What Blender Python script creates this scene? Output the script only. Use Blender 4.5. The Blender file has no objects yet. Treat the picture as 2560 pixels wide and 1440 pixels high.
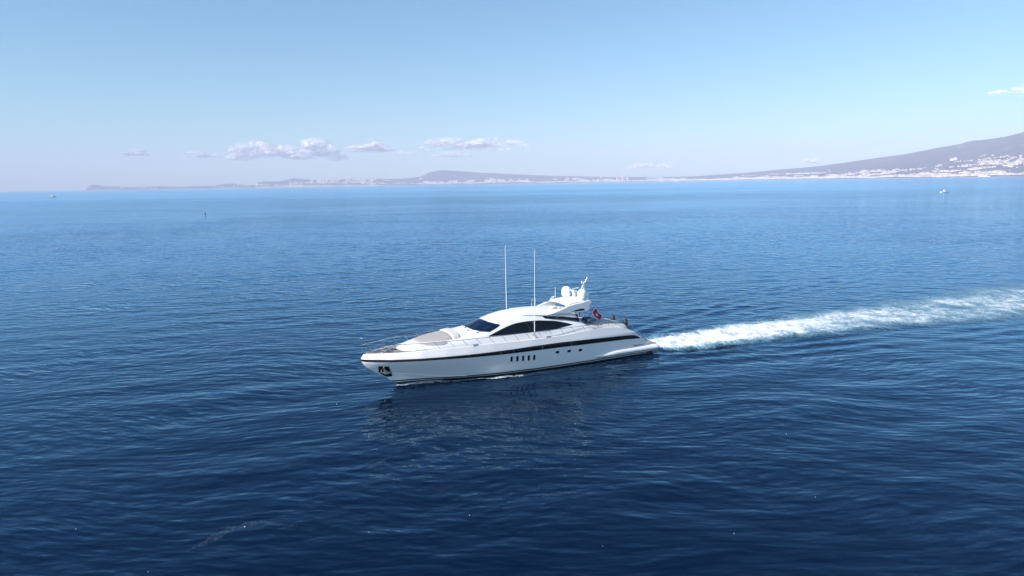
import bpy, bmesh, math, random
import numpy as np
from mathutils import Vector, Matrix
R = math.radians
random.seed(4); rng = np.random.default_rng(11)
sc = bpy.context.scene
col = sc.collection

# ------------------------------------------------------------------ camera
CAM_H = 16.356
cam_d = bpy.data.cameras.new('camera'); cam = bpy.data.objects.new('camera', cam_d); col.objects.link(cam)
cam_d.sensor_width = 36.0; cam_d.lens = 36.0 * 1730.0 / 2560.0
cam_d.clip_start = 0.5; cam_d.clip_end = 120000.0
roll = R(0.92); pitch = math.atan(263 * math.cos(roll) / 1730.0)
F = Vector((0, math.cos(pitch), -math.sin(pitch))); R0 = Vector((1, 0, 0)); U0 = R0.cross(F)
Rt = math.cos(roll) * R0 - math.sin(roll) * U0; Up = math.sin(roll) * R0 + math.cos(roll) * U0
cam.matrix_world = Matrix(((Rt.x, Up.x, -F.x, 0), (Rt.y, Up.y, -F.y, 0), (Rt.z, Up.z, -F.z, CAM_H), (0, 0, 0, 1)))
sc.camera = cam

# ------------------------------------------------------------------ light
SUN_EL = R(38.0)
SUN_AZ = (-0.855, -0.52)                       # horizontal direction towards the sun
n_ = math.hypot(*SUN_AZ)
to_sun = Vector((SUN_AZ[0] / n_ * math.cos(SUN_EL), SUN_AZ[1] / n_ * math.cos(SUN_EL), math.sin(SUN_EL)))
w = bpy.data.worlds.new('World'); sc.world = w; w.use_nodes = True
wn, wl = w.node_tree.nodes, w.node_tree.links
wn.clear()
wo = wn.new('ShaderNodeOutputWorld'); bg = wn.new('ShaderNodeBackground'); sky = wn.new('ShaderNodeTexSky')
sky.sky_type = 'NISHITA'; sky.sun_disc = False
sky.sun_elevation = SUN_EL
sky.sun_rotation = math.atan2(to_sun.x, to_sun.y)
sky.altitude = 0; sky.air_density = 1.0; sky.dust_density = 0.6; sky.ozone_density = 5.0
bg.inputs['Strength'].default_value = 0.127
hs = wn.new('ShaderNodeHueSaturation'); hs.inputs['Saturation'].default_value = 1.0
tint = wn.new('ShaderNodeVectorMath'); tint.operation = 'MULTIPLY'; tint.inputs[1].default_value = (0.77, 0.965, 0.93)
gm = wn.new('ShaderNodeGamma'); gm.inputs['Gamma'].default_value = 1.0
wl.new(sky.outputs[0], gm.inputs['Color']); wl.new(gm.outputs[0], hs.inputs['Color']); wl.new(hs.outputs[0], tint.inputs[0]); wl.new(tint.outputs[0], bg.inputs[0]); wl.new(bg.outputs[0], wo.inputs[0])
sd = bpy.data.lights.new('sun', 'SUN'); sd.energy = 5.0; sd.angle = R(0.53); sd.color = (1.0, 0.955, 0.90)
so = bpy.data.objects.new('sun', sd); col.objects.link(so)
so.rotation_euler = to_sun.to_track_quat('Z', 'Y').to_euler()
sc.view_settings.view_transform = 'Standard'; sc.view_settings.look = 'None'
sc.view_settings.exposure = 0.42; sc.view_settings.gamma = 1.0
sc.render.engine = 'CYCLES'
sc.cycles.max_bounces = 6; sc.cycles.diffuse_bounces = 2; sc.cycles.glossy_bounces = 3
sc.cycles.volume_bounces = 2; sc.cycles.transparent_max_bounces = 32
sc.cycles.use_denoising = True
sc.cycles.sample_clamp_indirect = 6.0

# ------------------------------------------------------------------ helpers
def tag(o, label=None, cat=None, group=None, kind=None):
    if label: o['label'] = label
    if cat: o['category'] = cat
    if group: o['group'] = group
    if kind: o['kind'] = kind
    return o

def mesh(name, V, Fc, mat=None, parent=None, smooth=True, auto=None):
    me = bpy.data.meshes.new(name)
    me.from_pydata([tuple(v) for v in V], [], [tuple(f) for f in Fc]); me.update()
    if smooth:
        me.polygons.foreach_set('use_smooth', [True] * len(me.polygons))
        if auto is not None:
            try: me.set_sharp_from_angle(angle=R(auto))
            except Exception: pass
    if mat: me.materials.append(mat)
    o = bpy.data.objects.new(name, me); col.objects.link(o)
    if parent: o.parent = parent
    return o

def empty(name, loc=(0, 0, 0), rz=0):
    o = bpy.data.objects.new(name, None); col.objects.link(o); o.location = loc; o.rotation_euler = (0, 0, rz)
    o.empty_display_size = 0.3
    return o

class MB:
    """collects shapes into one mesh"""
    def __init__(s): s.V = []; s.F = []
    def add(s, V, Fc):
        n = len(s.V); s.V += [tuple(v) for v in V]; s.F += [tuple(i + n for i in f) for f in Fc]
    def grid(s, rows, flip=False):
        n = len(rows[0]); V = [p for r in rows for p in r]; Fc = []
        for i in range(len(rows) - 1):
            for j in range(n - 1):
                f = (i * n + j, i * n + j + 1, (i + 1) * n + j + 1, (i + 1) * n + j)
                Fc.append(f[::-1] if flip else f)
        s.add(V, Fc)
    def tube(s, pts, r, n=8, closed=False):
        pts = [Vector(p) for p in pts]; rings = []
        rr = r if isinstance(r, (list, tuple)) else [r] * len(pts)
        for i, p in enumerate(pts):
            a = pts[max(0, i - 1)]; b = pts[min(len(pts) - 1, i + 1)]
            d = (b - a).normalized()
            u = d.cross(Vector((0, 0, 1)))
            if u.length < 0.05: u = d.cross(Vector((0, 1, 0)))
            u.normalize(); v = d.cross(u)
            rings.append([p + rr[i] * (math.cos(2 * math.pi * k / n) * u + math.sin(2 * math.pi * k / n) * v) for k in range(n)])
        V = [q for g in rings for q in g]; Fc = []
        for i in range(len(rings) - 1):
            for k in range(n):
                Fc.append((i * n + k, i * n + (k + 1) % n, (i + 1) * n + (k + 1) % n, (i + 1) * n + k))
        Fc.append(tuple(range(n))[::-1]); Fc.append(tuple((len(rings) - 1) * n + k for k in range(n)))
        s.add(V, Fc)
    def lathe(s, prof, c=(0, 0, 0), n=24, axis='z', sx=1, sy=1):
        V = []; Fc = []
        for (r, z) in prof:
            for k in range(n):
                a = 2 * math.pi * k / n
                p = (r * math.cos(a) * sx, r * math.sin(a) * sy, z)
                if axis == 'x': p = (p[2], p[0], p[1])
                if axis == 'y': p = (p[0], p[2], p[1])
                V.append((p[0] + c[0], p[1] + c[1], p[2] + c[2]))
        for i in range(len(prof) - 1):
            for k in range(n):
                Fc.append((i * n + k, i * n + (k + 1) % n, (i + 1) * n + (k + 1) % n, (i + 1) * n + k))
        Fc.append(tuple(range(n))[::-1]); Fc.append(tuple((len(prof) - 1) * n + k for k in range(n)))
        s.add(V, Fc)
    def box(s, c, d, bev=0.0, rot=None):
        hx, hy, hz = d[0] / 2, d[1] / 2, d[2] / 2
        bm = bmesh.new(); bmesh.ops.create_cube(bm, size=1.0)
        for v in bm.verts: v.co = Vector((v.co.x * 2 * hx, v.co.y * 2 * hy, v.co.z * 2 * hz))
        if bev > 0: bmesh.ops.bevel(bm, geom=bm.edges[:], offset=bev, segments=2, affect='EDGES', profile=0.5)
        bm.verts.index_update()
        V = []
        for v in bm.verts:
            p = v.co.copy()
            if rot: p = rot @ p
            V.append(p + Vector(c))
        s.add(V, [[v.index for v in f.verts] for f in bm.faces]); bm.free()
    def prism(s, pts, y0, y1):
        """polygon in x-z extruded along y"""
        n = len(pts)
        V = [(x, y0, z) for x, z in pts] + [(x, y1, z) for x, z in pts]
        Fc = [tuple(range(n)), tuple(range(n, 2 * n))[::-1]] + [(i, i + n, (i + 1) % n + n, (i + 1) % n) for i in range(n)]
        s.add(V, Fc)
    def build(s, name, mat, parent=None, smooth=True, auto=40):
        o = mesh(name, s.V, s.F, mat, parent, smooth, auto)
        bm = bmesh.new(); bm.from_mesh(o.data); bmesh.ops.remove_doubles(bm, verts=bm.verts[:], dist=1e-4)
        bmesh.ops.recalc_face_normals(bm, faces=bm.faces[:]); bm.to_mesh(o.data); bm.free()
        try: o.data.set_sharp_from_angle(angle=R(auto))
        except Exception: pass
        return o

def solid(o, t, off=-1.0):
    m = o.modifiers.new('Solidify', 'SOLIDIFY'); m.thickness = t; m.offset = off; return o
def bevel(o, wdt, seg=3, ang=30):
    m = o.modifiers.new('Bevel', 'BEVEL'); m.width = wdt; m.segments = seg; m.limit_method = 'ANGLE'; m.angle_limit = R(ang); return o

def nd(nt, t, **kw):
    n = nt.nodes.new(t)
    for k, v in kw.items():
        if k in ('loc',): continue
        setattr(n, k, v)
    return n

def pmat(name, color, rough=0.5, metal=0.0, coat=0.0, noise=0.0, nscale=3.0, bump=0.0, ior=1.5, spec=None):
    m = bpy.data.materials.new(name); m.use_nodes = True; nt = m.node_tree
    b = nt.nodes['Principled BSDF']
    b.inputs['Base Color'].default_value = (*color, 1); b.inputs['Roughness'].default_value = rough
    b.inputs['Metallic'].default_value = metal; b.inputs['IOR'].default_value = ior
    if coat: b.inputs['Coat Weight'].default_value = coat; b.inputs['Coat Roughness'].default_value = 0.05
    if noise > 0 or bump > 0:
        tc = nd(nt, 'ShaderNodeTexCoord'); nz = nd(nt, 'ShaderNodeTexNoise'); nz.inputs['Scale'].default_value = nscale
        nz.inputs['Detail'].default_value = 5
        nt.links.new(tc.outputs['Object'], nz.inputs['Vector'])
        if noise > 0:
            mr = nd(nt, 'ShaderNodeMapRange'); mr.inputs[3].default_value = 1 - noise; mr.inputs[4].default_value = 1 + noise * 0.6
            mx = nd(nt, 'ShaderNodeVectorMath', operation='SCALE'); mx.inputs[0].default_value = color
            nt.links.new(nz.outputs['Fac'], mr.inputs[0]); nt.links.new(mr.outputs[0], mx.inputs['Scale'])
            nt.links.new(mx.outputs[0], b.inputs['Base Color'])
        if bump > 0:
            bp = nd(nt, 'ShaderNodeBump'); bp.inputs['Strength'].default_value = bump; bp.inputs['Distance'].default_value = 0.02
            nt.links.new(nz.outputs['Fac'], bp.inputs['Height']); nt.links.new(bp.outputs[0], b.inputs['Normal'])
    return m

# ------------------------------------------------------------------ water
YO = Vector((12.714, 67.512, 0)); YA = 0.494      # the yacht's stern centre and its heading
FW = Vector((-math.cos(YA), -math.sin(YA), 0)); PT = Vector((math.sin(YA), -math.cos(YA), 0))
NW = 46
wlens = np.exp(rng.uniform(np.log(2.6), np.log(9.0), NW))
wdirs = np.radians(90 + rng.normal(6, 24, NW))
wphs = rng.uniform(0, 2 * np.pi, NW)
wamps = 0.0008 * wlens ** 1.05 * rng.uniform(0.5, 1.2, NW)
def wave(x, y, lod=True):
    """height of the sea surface at world x, y (numpy arrays)"""
    x = np.asarray(x, float); y = np.asarray(y, float)
    r = np.hypot(x, y); z = np.zeros_like(x)
    for L, d, p, A in zip(wlens, wdirs, wphs, wamps):
        k = 2 * np.pi / L
        a = A * np.clip(1.5 - r * 0.0042 * 4 / L, 0, 1) if lod else A
        z += a * np.sin(k * (x * np.cos(d) + y * np.sin(d)) + p)
    # the diverging waves thrown off by the yacht's stern and bow
    lx = (x - YO.x) * FW.x + (y - YO.y) * FW.y; ly = (x - YO.x) * PT.x + (y - YO.y) * PT.y
    for x0, sl, L, A, wd0 in ((2.0, 0.30, 2.9, 0.085, 4.5), (25.0, 0.20, 2.3, 0.045, 2.2)):
        for sg in (1, -1):
            s = x0 - lx; t = sg * ly - sl * s - (3.2 if x0 < 5 else 1.0); t = t - 0.6 * np.sin(s * 0.09)
            env = np.exp(-(t / (wd0 + 0.02 * np.maximum(s, 0))) ** 2) * np.clip(s / 6, 0, 1) * np.exp(-np.maximum(s, 0) / 90.0)
            z += A * env * np.sin(2 * np.pi * (t + 0.25 * s * 0.3) / L) * (0.7 + 0.3 * np.sin(s * 0.35 + sg))
    return z


def water_material():
    m = bpy.data.materials.new('sea_water'); m.use_nodes = True; nt = m.node_tree; N = nt.nodes; L = nt.links
    b = N['Principled BSDF']
    tc = nd(nt, 'ShaderNodeTexCoord'); P = tc.outputs['Object']
    def vm(op, a=None, bb=None, scale=None):
        n = nd(nt, 'ShaderNodeVectorMath', operation=op)
        for i, v in enumerate((a, bb)):
            if v is None: continue
            if isinstance(v, (tuple, list)): n.inputs[i].default_value = v
            else: L.new(v, n.inputs[i])
        if scale is not None:
            if isinstance(scale, (int, float)): n.inputs['Scale'].default_value = scale
            else: L.new(scale, n.inputs['Scale'])
        return n
    def mt(op, a, bb=None, c=None):
        n = nd(nt, 'ShaderNodeMath', operation=op)
        for i, v in enumerate((a, bb, c)):
            if v is None: continue
            if isinstance(v, (int, float)): n.inputs[i].default_value = v
            else: L.new(v, n.inputs[i])
        return n.outputs[0]
    # slow drift of the crest direction
    wz = nd(nt, 'ShaderNodeTexNoise'); wz.inputs['Scale'].default_value = 0.05; wz.inputs['Detail'].default_value = 1
    L.new(P, wz.inputs['Vector'])
    dr = vm('SUBTRACT', wz.outputs['Color'], (0.5, 0.5, 0.5)); dr2 = vm('SCALE', dr.outputs[0], scale=9.0)
    Pw = vm('ADD', P, dr2.outputs[0]).outputs[0]
    slopes = []
    # (rotation, wave length scale, stretch, height, detail)
    for rot, sc_, st, amp, det in ((8, 1.0, 2.3, 0.0345, 1.5), (-14, 2.4, 2.1, 0.0118, 1.4), (20, 4.2, 1.8, 0.0018, 1.0)):
        mp = nd(nt, 'ShaderNodeMapping', vector_type='POINT')
        mp.inputs['Rotation'].default_value = (0, 0, R(rot)); mp.inputs['Scale'].default_value = (sc_ / st, sc_, sc_)
        eps = 0.06 / sc_
        hs = []
        for off in ((0, 0, 0), (eps, 0, 0), (0, eps, 0)):
            pa = vm('ADD', Pw, off).outputs[0]
            mp_ = nd(nt, 'ShaderNodeMapping', vector_type='POINT')
            mp_.inputs['Rotation'].default_value = (0, 0, R(rot)); mp_.inputs['Scale'].default_value = (sc_ / st, sc_, sc_)
            L.new(pa, mp_.inputs['Vector'])
            nz = nd(nt, 'ShaderNodeTexNoise', noise_dimensions='2D'); nz.inputs['Scale'].default_value = 1.0
            nz.inputs['Detail'].default_value = det; nz.inputs['Roughness'].default_value = 0.42
            L.new(mp_.outputs[0], nz.inputs['Vector']); hs.append(nz.outputs['Fac'])
        N.remove(mp)
        sx = mt('MULTIPLY', mt('SUBTRACT', hs[0], hs[1]), amp * 2.0 / eps)
        sy = mt('MULTIPLY', mt('SUBTRACT', hs[0], hs[2]), amp * 2.0 / eps)
        slopes.append((sx, sy))
    # wind patches: bands of ruffled and of slick water
    def band(scx, scy, rot, det, lo, hi, a, bb):
        mp_ = nd(nt, 'ShaderNodeMapping', vector_type='POINT'); mp_.inputs['Rotation'].default_value = (0, 0, R(rot))
        mp_.inputs['Scale'].default_value = (scx, scy, 1); L.new(P, mp_.inputs['Vector'])
        nz = nd(nt, 'ShaderNodeTexNoise', noise_dimensions='2D'); nz.inputs['Scale'].default_value = 1; nz.inputs['Detail'].default_value = det
        L.new(mp_.outputs[0], nz.inputs['Vector'])
        mr = nd(nt, 'ShaderNodeMapRange'); L.new(nz.outputs['Fac'], mr.inputs[0])
        for i, v in enumerate((lo, hi, a, bb)): mr.inputs[i + 1].default_value = v
        return mr.outputs[0]
    b1 = band(0.012, 0.03, 6, 3, 0.35, 0.65, 0.8, 1.15)
    b2 = band(0.0006, 0.0035, 4, 4, 0.40, 0.64, 0.78, 1.3)
    mod = mt('MULTIPLY', b1, b2)
    X = slopes[0][0]; Y = slopes[0][1]
    for sx, sy in slopes[1:]:
        X = mt('ADD', X, sx); Y = mt('ADD', Y, sy)
    fr = nd(nt, 'ShaderNodeMapRange'); L.new(vm('LENGTH', P).outputs['Value'], fr.inputs[0])
    for i, v in enumerate((75, 300, 1.0, 2.3)): fr.inputs[i + 1].default_value = v
    f2 = nd(nt, 'ShaderNodeMapRange'); L.new(vm('LENGTH', P).outputs['Value'], f2.inputs[0])
    for i, v in enumerate((250, 1500, 1.0, 0.35)): f2.inputs[i + 1].default_value = v
    mod = mt('MULTIPLY', mt('MULTIPLY', mod, fr.outputs[0]), f2.outputs[0])
    X = mt('MULTIPLY', X, mod); Y = mt('MULTIPLY', Y, mod)
    cx = nd(nt, 'ShaderNodeCombineXYZ'); L.new(X, cx.inputs[0]); L.new(Y, cx.inputs[1])
    geo = nd(nt, 'ShaderNodeNewGeometry')
    nn = vm('NORMALIZE', vm('ADD', geo.outputs['Normal'], cx.outputs[0]).outputs[0]).outputs[0]
    gl = nd(nt, 'ShaderNodeBsdfGlossy'); gl.inputs['Color'].default_value = (0.57, 0.90, 1.15, 1); L.new(nn, gl.inputs['Normal'])
    df = nd(nt, 'ShaderNodeBsdfDiffuse'); df.inputs['Color'].default_value = (0.0001, 0.0046, 0.020, 1)
    fr_ = nd(nt, 'ShaderNodeFresnel'); fr_.inputs['IOR'].default_value = 1.333; L.new(nn, fr_.inputs['Normal'])
    mxs = nd(nt, 'ShaderNodeMixShader'); L.new(fr_.outputs[0], mxs.inputs[0]); L.new(df.outputs[0], mxs.inputs[1]); L.new(gl.outputs[0], mxs.inputs[2])
    L.new(mxs.outputs[0], N['Material Output'].inputs['Surface']); N.remove(b)
    ln = vm('LENGTH', P).outputs['Value']
    rg = nd(nt, 'ShaderNodeMapRange'); L.new(ln, rg.inputs[0])
    rg.inputs[1].default_value = 60; rg.inputs[2].default_value = 900; rg.inputs[3].default_value = 0.0; rg.inputs[4].default_value = 0.10
    L.new(rg.outputs[0], gl.inputs['Roughness'])
    return m

def fan(r_list, th_list, zfun):
    r = np.asarray(r_list)[:, None]; t = np.asarray(th_list)[None, :]
    x = r * np.sin(t); y = r * np.cos(t); z = zfun(x, y)
    V = np.stack([x, y, z], -1).reshape(-1, 3); nr, ntt = x.shape
    i = np.arange(nr - 1)[:, None] * ntt + np.arange(ntt - 1)[None, :]
    i = i.ravel(); Fq = np.stack([i, i + 1, i + ntt + 1, i + ntt], -1)
    return V, Fq

def bigmesh(name, V, Fq, mat):
    me = bpy.data.meshes.new(name)
    me.vertices.add(len(V)); me.vertices.foreach_set('co', V.astype(np.float32).ravel())
    me.loops.add(Fq.size); me.loops.foreach_set('vertex_index', Fq.astype(np.int32).ravel())
    me.polygons.add(len(Fq)); me.polygons.foreach_set('loop_start', np.arange(len(Fq), dtype=np.int32) * 4)
    me.polygons.foreach_set('use_smooth', np.ones(len(Fq), bool))
    me.update(calc_edges=True); me.validate()
    me.materials.append(mat)
    o = bpy.data.objects.new(name, me); col.objects.link(o); return o

WMAT = water_material()
SEA_R = 22000.0
rl = [0.01] + list(np.exp(np.linspace(np.log(6), np.log(420), 900))) + list(np.exp(np.linspace(np.log(430), np.log(SEA_R), 60)))
fine = np.radians(np.linspace(-46, 46, 440)); rest = np.radians(np.linspace(46, 314, 60))
th = np.concatenate([fine, rest[1:]])
V, Fq = fan(rl, th, wave)
sea = bigmesh('sea_water', V, Fq, WMAT); tag(sea, kind='structure')

# ------------------------------------------------------------------ far land
SIL = [(100, -3), (225, -2), (232, 4), (240, 9), (251, 12), (268, 8.5), (285, 6.5), (297, 6.2), (309, 7), (325, 4.2), (345, 3.6), (370, 5.5), (390, 4.6), (415, 5), (440, 3.6),
       (470, 3), (500, 4), (540, 3.8), (560, 6), (575, 8), (590, 9), (605, 8), (622, 5), (640, 4.2), (652, 6), (657, 12.5), (668, 13.4), (700, 12.6), (715, 13), (725, 15.5), (745, 19.5),
       (762, 18), (780, 16.5), (820, 16), (860, 15), (900, 15.5), (950, 15), (1000, 13), (1030, 14.5), (1060, 18), (1077, 26), (1092, 30), (1110, 32.5), (1130, 31), (1150, 29.5),
       (1200, 25), (1260, 21.5), (1300, 19), (1340, 16.5), (1400, 13.5), (1460, 11.5), (1540, 8.5), (1600, 8), (1680, 7), (1740, 7.5), (1800, 10.6), (1850, 13), (1893, 16),
       (1950, 20.5), (2000, 23.5), (2050, 28), (2106, 34.5), (2184, 44.6), (2240, 51), (2287, 58.3), (2325, 65.6), (2382, 74), (2400, 79), (2416, 82.5), (2441, 83.5), (2493, 90), (2526, 97.5),
       (2560, 107), (2640, 124), (2760, 150), (2900, 172), (3050, 178), (3400, 150), (4200, 60)]
def az_of(px): return math.atan((px - 1280) / 1730.0)
SAZ = [az_of(p) for p, _ in SIL]; SEL = [v / 1730.0 * math.cos(az_of(p)) for p, v in SIL]
SH_PX = [100, 600, 1000, 1300, 1700, 2100, 2560, 3200, 4200]; SH_R = [19500, 18500, 17000, 16500, 14500, 11500, 9000, 8000, 8000]
RD_R = [20300, 19700, 18600, 18300, 17500, 15500, 13500, 12500, 12500]
SHAZ = [az_of(p) for p in SH_PX]
def vnoise(x, y, seed=0):
    xi = np.floor(x).astype(int); yi = np.floor(y).astype(int); xf = x - xi; yf = y - yi
    def hsh(a, b):
        v = np.sin(a * 127.1 + b * 311.7 + seed * 74.7) * 43758.5453; return v - np.floor(v)
    u = xf * xf * (3 - 2 * xf); v = yf * yf * (3 - 2 * yf)
    return (hsh(xi, yi) * (1 - u) + hsh(xi + 1, yi) * u) * (1 - v) + (hsh(xi, yi + 1) * (1 - u) + hsh(xi + 1, yi + 1) * u) * v
def fbm(x, y, o=4, seed=0):
    s = 0; a = 0.5
    for i in range(o): s = s + a * vnoise(x * 2 ** i, y * 2 ** i, seed + i); a *= 0.5
    return s
def land_h(az, r):
    az = np.asarray(az, float); r = np.asarray(r, float)
    rs = np.interp(az, SHAZ, SH_R) + 260 * (fbm(az * 40, az * 0, 4, 3) - 0.47); rd = np.interp(az, SHAZ, RD_R)
    el = np.interp(az, SAZ, SEL); H = np.maximum(el, 0) * rd + np.where(el > 0, CAM_H, -30)
    u = np.clip((r - rs) / (rd - rs), -0.05, 1.6)
    ramp = np.where(u < 1, np.clip(u, 0, 1) ** 1.25, np.maximum(0, 1 - (u - 1) * 1.2))
    x = r * np.sin(az); y = r * np.cos(az)
    n = (fbm(x / 900, y / 900, 5, 7) - 0.48)
    h = H * ramp * (1 + 0.55 * n * (1 - np.clip(u, 0, 1) ** 3)) + 14 * np.clip(u * 8, 0, 1) * np.clip(el * 4000, 0, 1)
    # steep tufa headlands in the west
    cl = np.clip((az_of(1080) - az) / 0.08, 0, 1); h2 = H * np.clip(u * 3.2, 0, 1) ** 0.7
    h = h * (1 - 0.75 * cl) + h2 * 0.75 * cl * (u > 0)
    return np.where(u <= 0, -6.0, h)

def land_material():
    m = bpy.data.materials.new('hillside'); m.use_nodes = True; nt = m.node_tree; b = nt.nodes['Principled BSDF']; L = nt.links
    b.inputs['Roughness'].default_value = 0.95; b.inputs['IOR'].default_value = 1.2
    tc = nd(nt, 'ShaderNodeTexCoord')
    n1 = nd(nt, 'ShaderNodeTexNoise'); n1.inputs['Scale'].default_value = 0.0021; n1.inputs['Detail'].default_value = 8; n1.inputs['Roughness'].default_value = 0.65
    L.new(tc.outputs['Object'], n1.inputs['Vector'])
    cr = nd(nt, 'ShaderNodeValToRGB'); e = cr.color_ramp.elements
    e[0].position = 0.3; e[0].color = (0.010, 0.020, 0.034, 1); e[1].position = 0.72; e[1].color = (0.080, 0.070, 0.072, 1)
    mid = e.new(0.5); mid.color = (0.026, 0.036, 0.042, 1)
    L.new(n1.outputs['Fac'], cr.inputs[0])
    # bare pale rock on the steep sea cliffs
    geo = nd(nt, 'ShaderNodeNewGeometry'); sp = nd(nt, 'ShaderNodeSeparateXYZ'); L.new(geo.outputs['Normal'], sp.inputs[0])
    mr = nd(nt, 'ShaderNodeMapRange'); L.new(sp.outputs[2], mr.inputs[0])
    for i, v in enumerate((0.93, 0.80, 0, 1)): mr.inputs[i + 1].default_value = v
    mx = nd(nt, 'ShaderNodeMix', data_type='RGBA'); L.new(mr.outputs[0], mx.inputs[0]); L.new(cr.outputs[0], mx.inputs[6]); mx.inputs[7].default_value = (0.42, 0.33, 0.25, 1)
    L.new(mx.outputs[2], b.inputs['Base Color'])
    return m
LMAT = land_material()
def hills(name, p0, p1, na):
    azs = np.linspace(az_of(p0), az_of(p1), na)
    us = np.concatenate([np.linspace(-0.06, 0.12, 22), np.linspace(0.14, 1.0, 54), np.linspace(1.03, 1.6, 12)])
    rs = np.interp(azs, SHAZ, SH_R); rd = np.interp(azs, SHAZ, RD_R)
    r = rs[None, :] + us[:, None] * (rd - rs)[None, :]; a = np.broadcast_to(azs[None, :], r.shape)
    z = land_h(a, r); x = r * np.sin(a); y = r * np.cos(a)
    V = np.stack([x, y, np.minimum(z, 960)], -1).reshape(-1, 3); nr, nt_ = x.shape
    i = (np.arange(nr - 1)[:, None] * nt_ + np.arange(nt_ - 1)[None, :]).ravel()
    return tag(bigmesh(name, V, np.stack([i, i + 1, i + nt_ + 1, i + nt_], -1), LMAT), kind='structure')
hills('hills', 150, 1700, 900)
hills('volcano_hills', 1690, 3700, 900)

# ---- the towns on the shore
def wallmat(name, c): return pmat(name, c, 0.85)
TM = [wallmat('cream_plaster', (0.66, 0.55, 0.49)), wallmat('white_plaster', (0.74, 0.67, 0.64)), wallmat('ochre_plaster', (0.42, 0.32, 0.25)), wallmat('rose_plaster', (0.50, 0.38, 0.35))]
RM = wallmat('terracotta_tile', (0.38, 0.16, 0.09))
def block_bm(mb, c, wd_, dp, ht, rz, kind):
    ca, sa = math.cos(rz), math.sin(rz)
    def P(x, y, z): return (c[0] + x * ca - y * sa, c[1] + x * sa + y * ca, c[2] + z)
    hw, hd = wd_ / 2, dp / 2
    b0 = [P(-hw, -hd, -12), P(hw, -hd, -12), P(hw, hd, -12), P(-hw, hd, -12)]
    b1 = [P(-hw, -hd, ht), P(hw, -hd, ht), P(hw, hd, ht), P(-hw, hd, ht)]
    V = b0 + b1; Fc = [(0, 1, 5, 4), (1, 2, 6, 5), (2, 3, 7, 6), (3, 0, 4, 7)]
    if kind == 0:      # flat roof with a stair head
        Fc.append((4, 5, 6, 7))
        k = [P(-hw * .35, -hd * .35, ht), P(hw * .3, -hd * .35, ht), P(hw * .3, hd * .4, ht), P(-hw * .35, hd * .4, ht)]
        t = [P(-hw * .35, -hd * .35, ht + 3), P(hw * .3, -hd * .35, ht + 3), P(hw * .3, hd * .4, ht + 3), P(-hw * .35, hd * .4, ht + 3)]
        n = len(V); V += k + t; Fc += [(n, n + 1, n + 5, n + 4), (n + 1, n + 2, n + 6, n + 5), (n + 2, n + 3, n + 7, n + 6), (n + 3, n, n + 4, n + 7), (n + 4, n + 5, n + 6, n + 7)]
    else:              # gable roof
        n = len(V); V += [P(-hw, 0, ht + hd * .55), P(hw, 0, ht + hd * .55)]
        Fc += [(4, 5, n + 1, n), (6, 7, n, n + 1), (5, 6, n + 1), (7, 4, n)]
    mb.add(V, Fc)
def town_density(az, r):
    rs = np.interp(az, SHAZ, SH_R); rd = np.interp(az, SHAZ, RD_R); u = (r - rs) / (rd - rs)
    x = r * math.sin(az); y = r * math.cos(az)
    n = float(fbm(np.array(x / 700.0), np.array(y / 700.0), 4, 21))
    return u, n
def place(azlo, azhi, umax, power, thr):
    while True:
        az = random.uniform(azlo, azhi); u = random.random() ** power * umax
        rs = float(np.interp(az, SHAZ, SH_R)); rd = float(np.interp(az, SHAZ, RD_R)); r = rs + 130 + u * (rd - rs)
        _, n = town_density(az, r)
        if n < thr + 0.28 * u - 0.22 * max(0.0, 1 - u / 0.07): continue
        x_ = r * math.sin(az); y_ = r * math.cos(az)
        if float(fbm(np.array(x_ / 110.0), np.array(y_ / 300.0), 2, 51)) < (0.0 if u < 0.05 else 0.34 + 0.2 * u): continue
        el = float(np.interp(az, SAZ, SEL))
        if el * 1730 < 4: continue
        h = float(land_h(np.array(az), np.array(r)))
        if h < 1.5 or h > 900: continue
        return az, r, h
protos = []
for k, (dims, kind) in enumerate((((34, 22, 18), 0), ((24, 16, 11), 1), ((46, 20, 24), 0), ((20, 14, 8), 1))):
    mb = MB(); block_bm(mb, (0, 0, 0), *dims, 0, kind); o = mb.build('distant_house', TM[k], None, smooth=False)
    o.data.materials.append(RM)
    if kind == 1:
        for p in o.data.polygons:
            if 0.3 < p.normal.z < 0.98: p.material_index = 1
    protos.append(o)
GLAB = 'pale buildings scattered over the shore below the volcano'
KL = ['tiny cream flat-roofed block of flats in the shore town below the volcano', 'tiny white house with a tiled gable in the shore town below the volcano',
      'tiny long tan apartment block in the shore town below the volcano', 'tiny pinkish gabled cottage in the shore town below the volcano']
used = [0] * 4
for i in range(290):
    k = random.choices(range(4), (4, 3, 3, 2))[0]
    az, r, h = place(az_of(2080), az_of(2560), 0.40, 1.5, 0.40)
    o = protos[k] if used[k] == 0 else protos[k].copy()
    if used[k]: col.objects.link(o)
    used[k] += 1
    o.location = (r * math.sin(az), r * math.cos(az), h); o.rotation_euler = (0, 0, -az + random.uniform(-.5, .5))
    o.scale = [random.uniform(.75, 1.05)] * 3
    tag(o, KL[k], 'house', GLAB)
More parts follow.
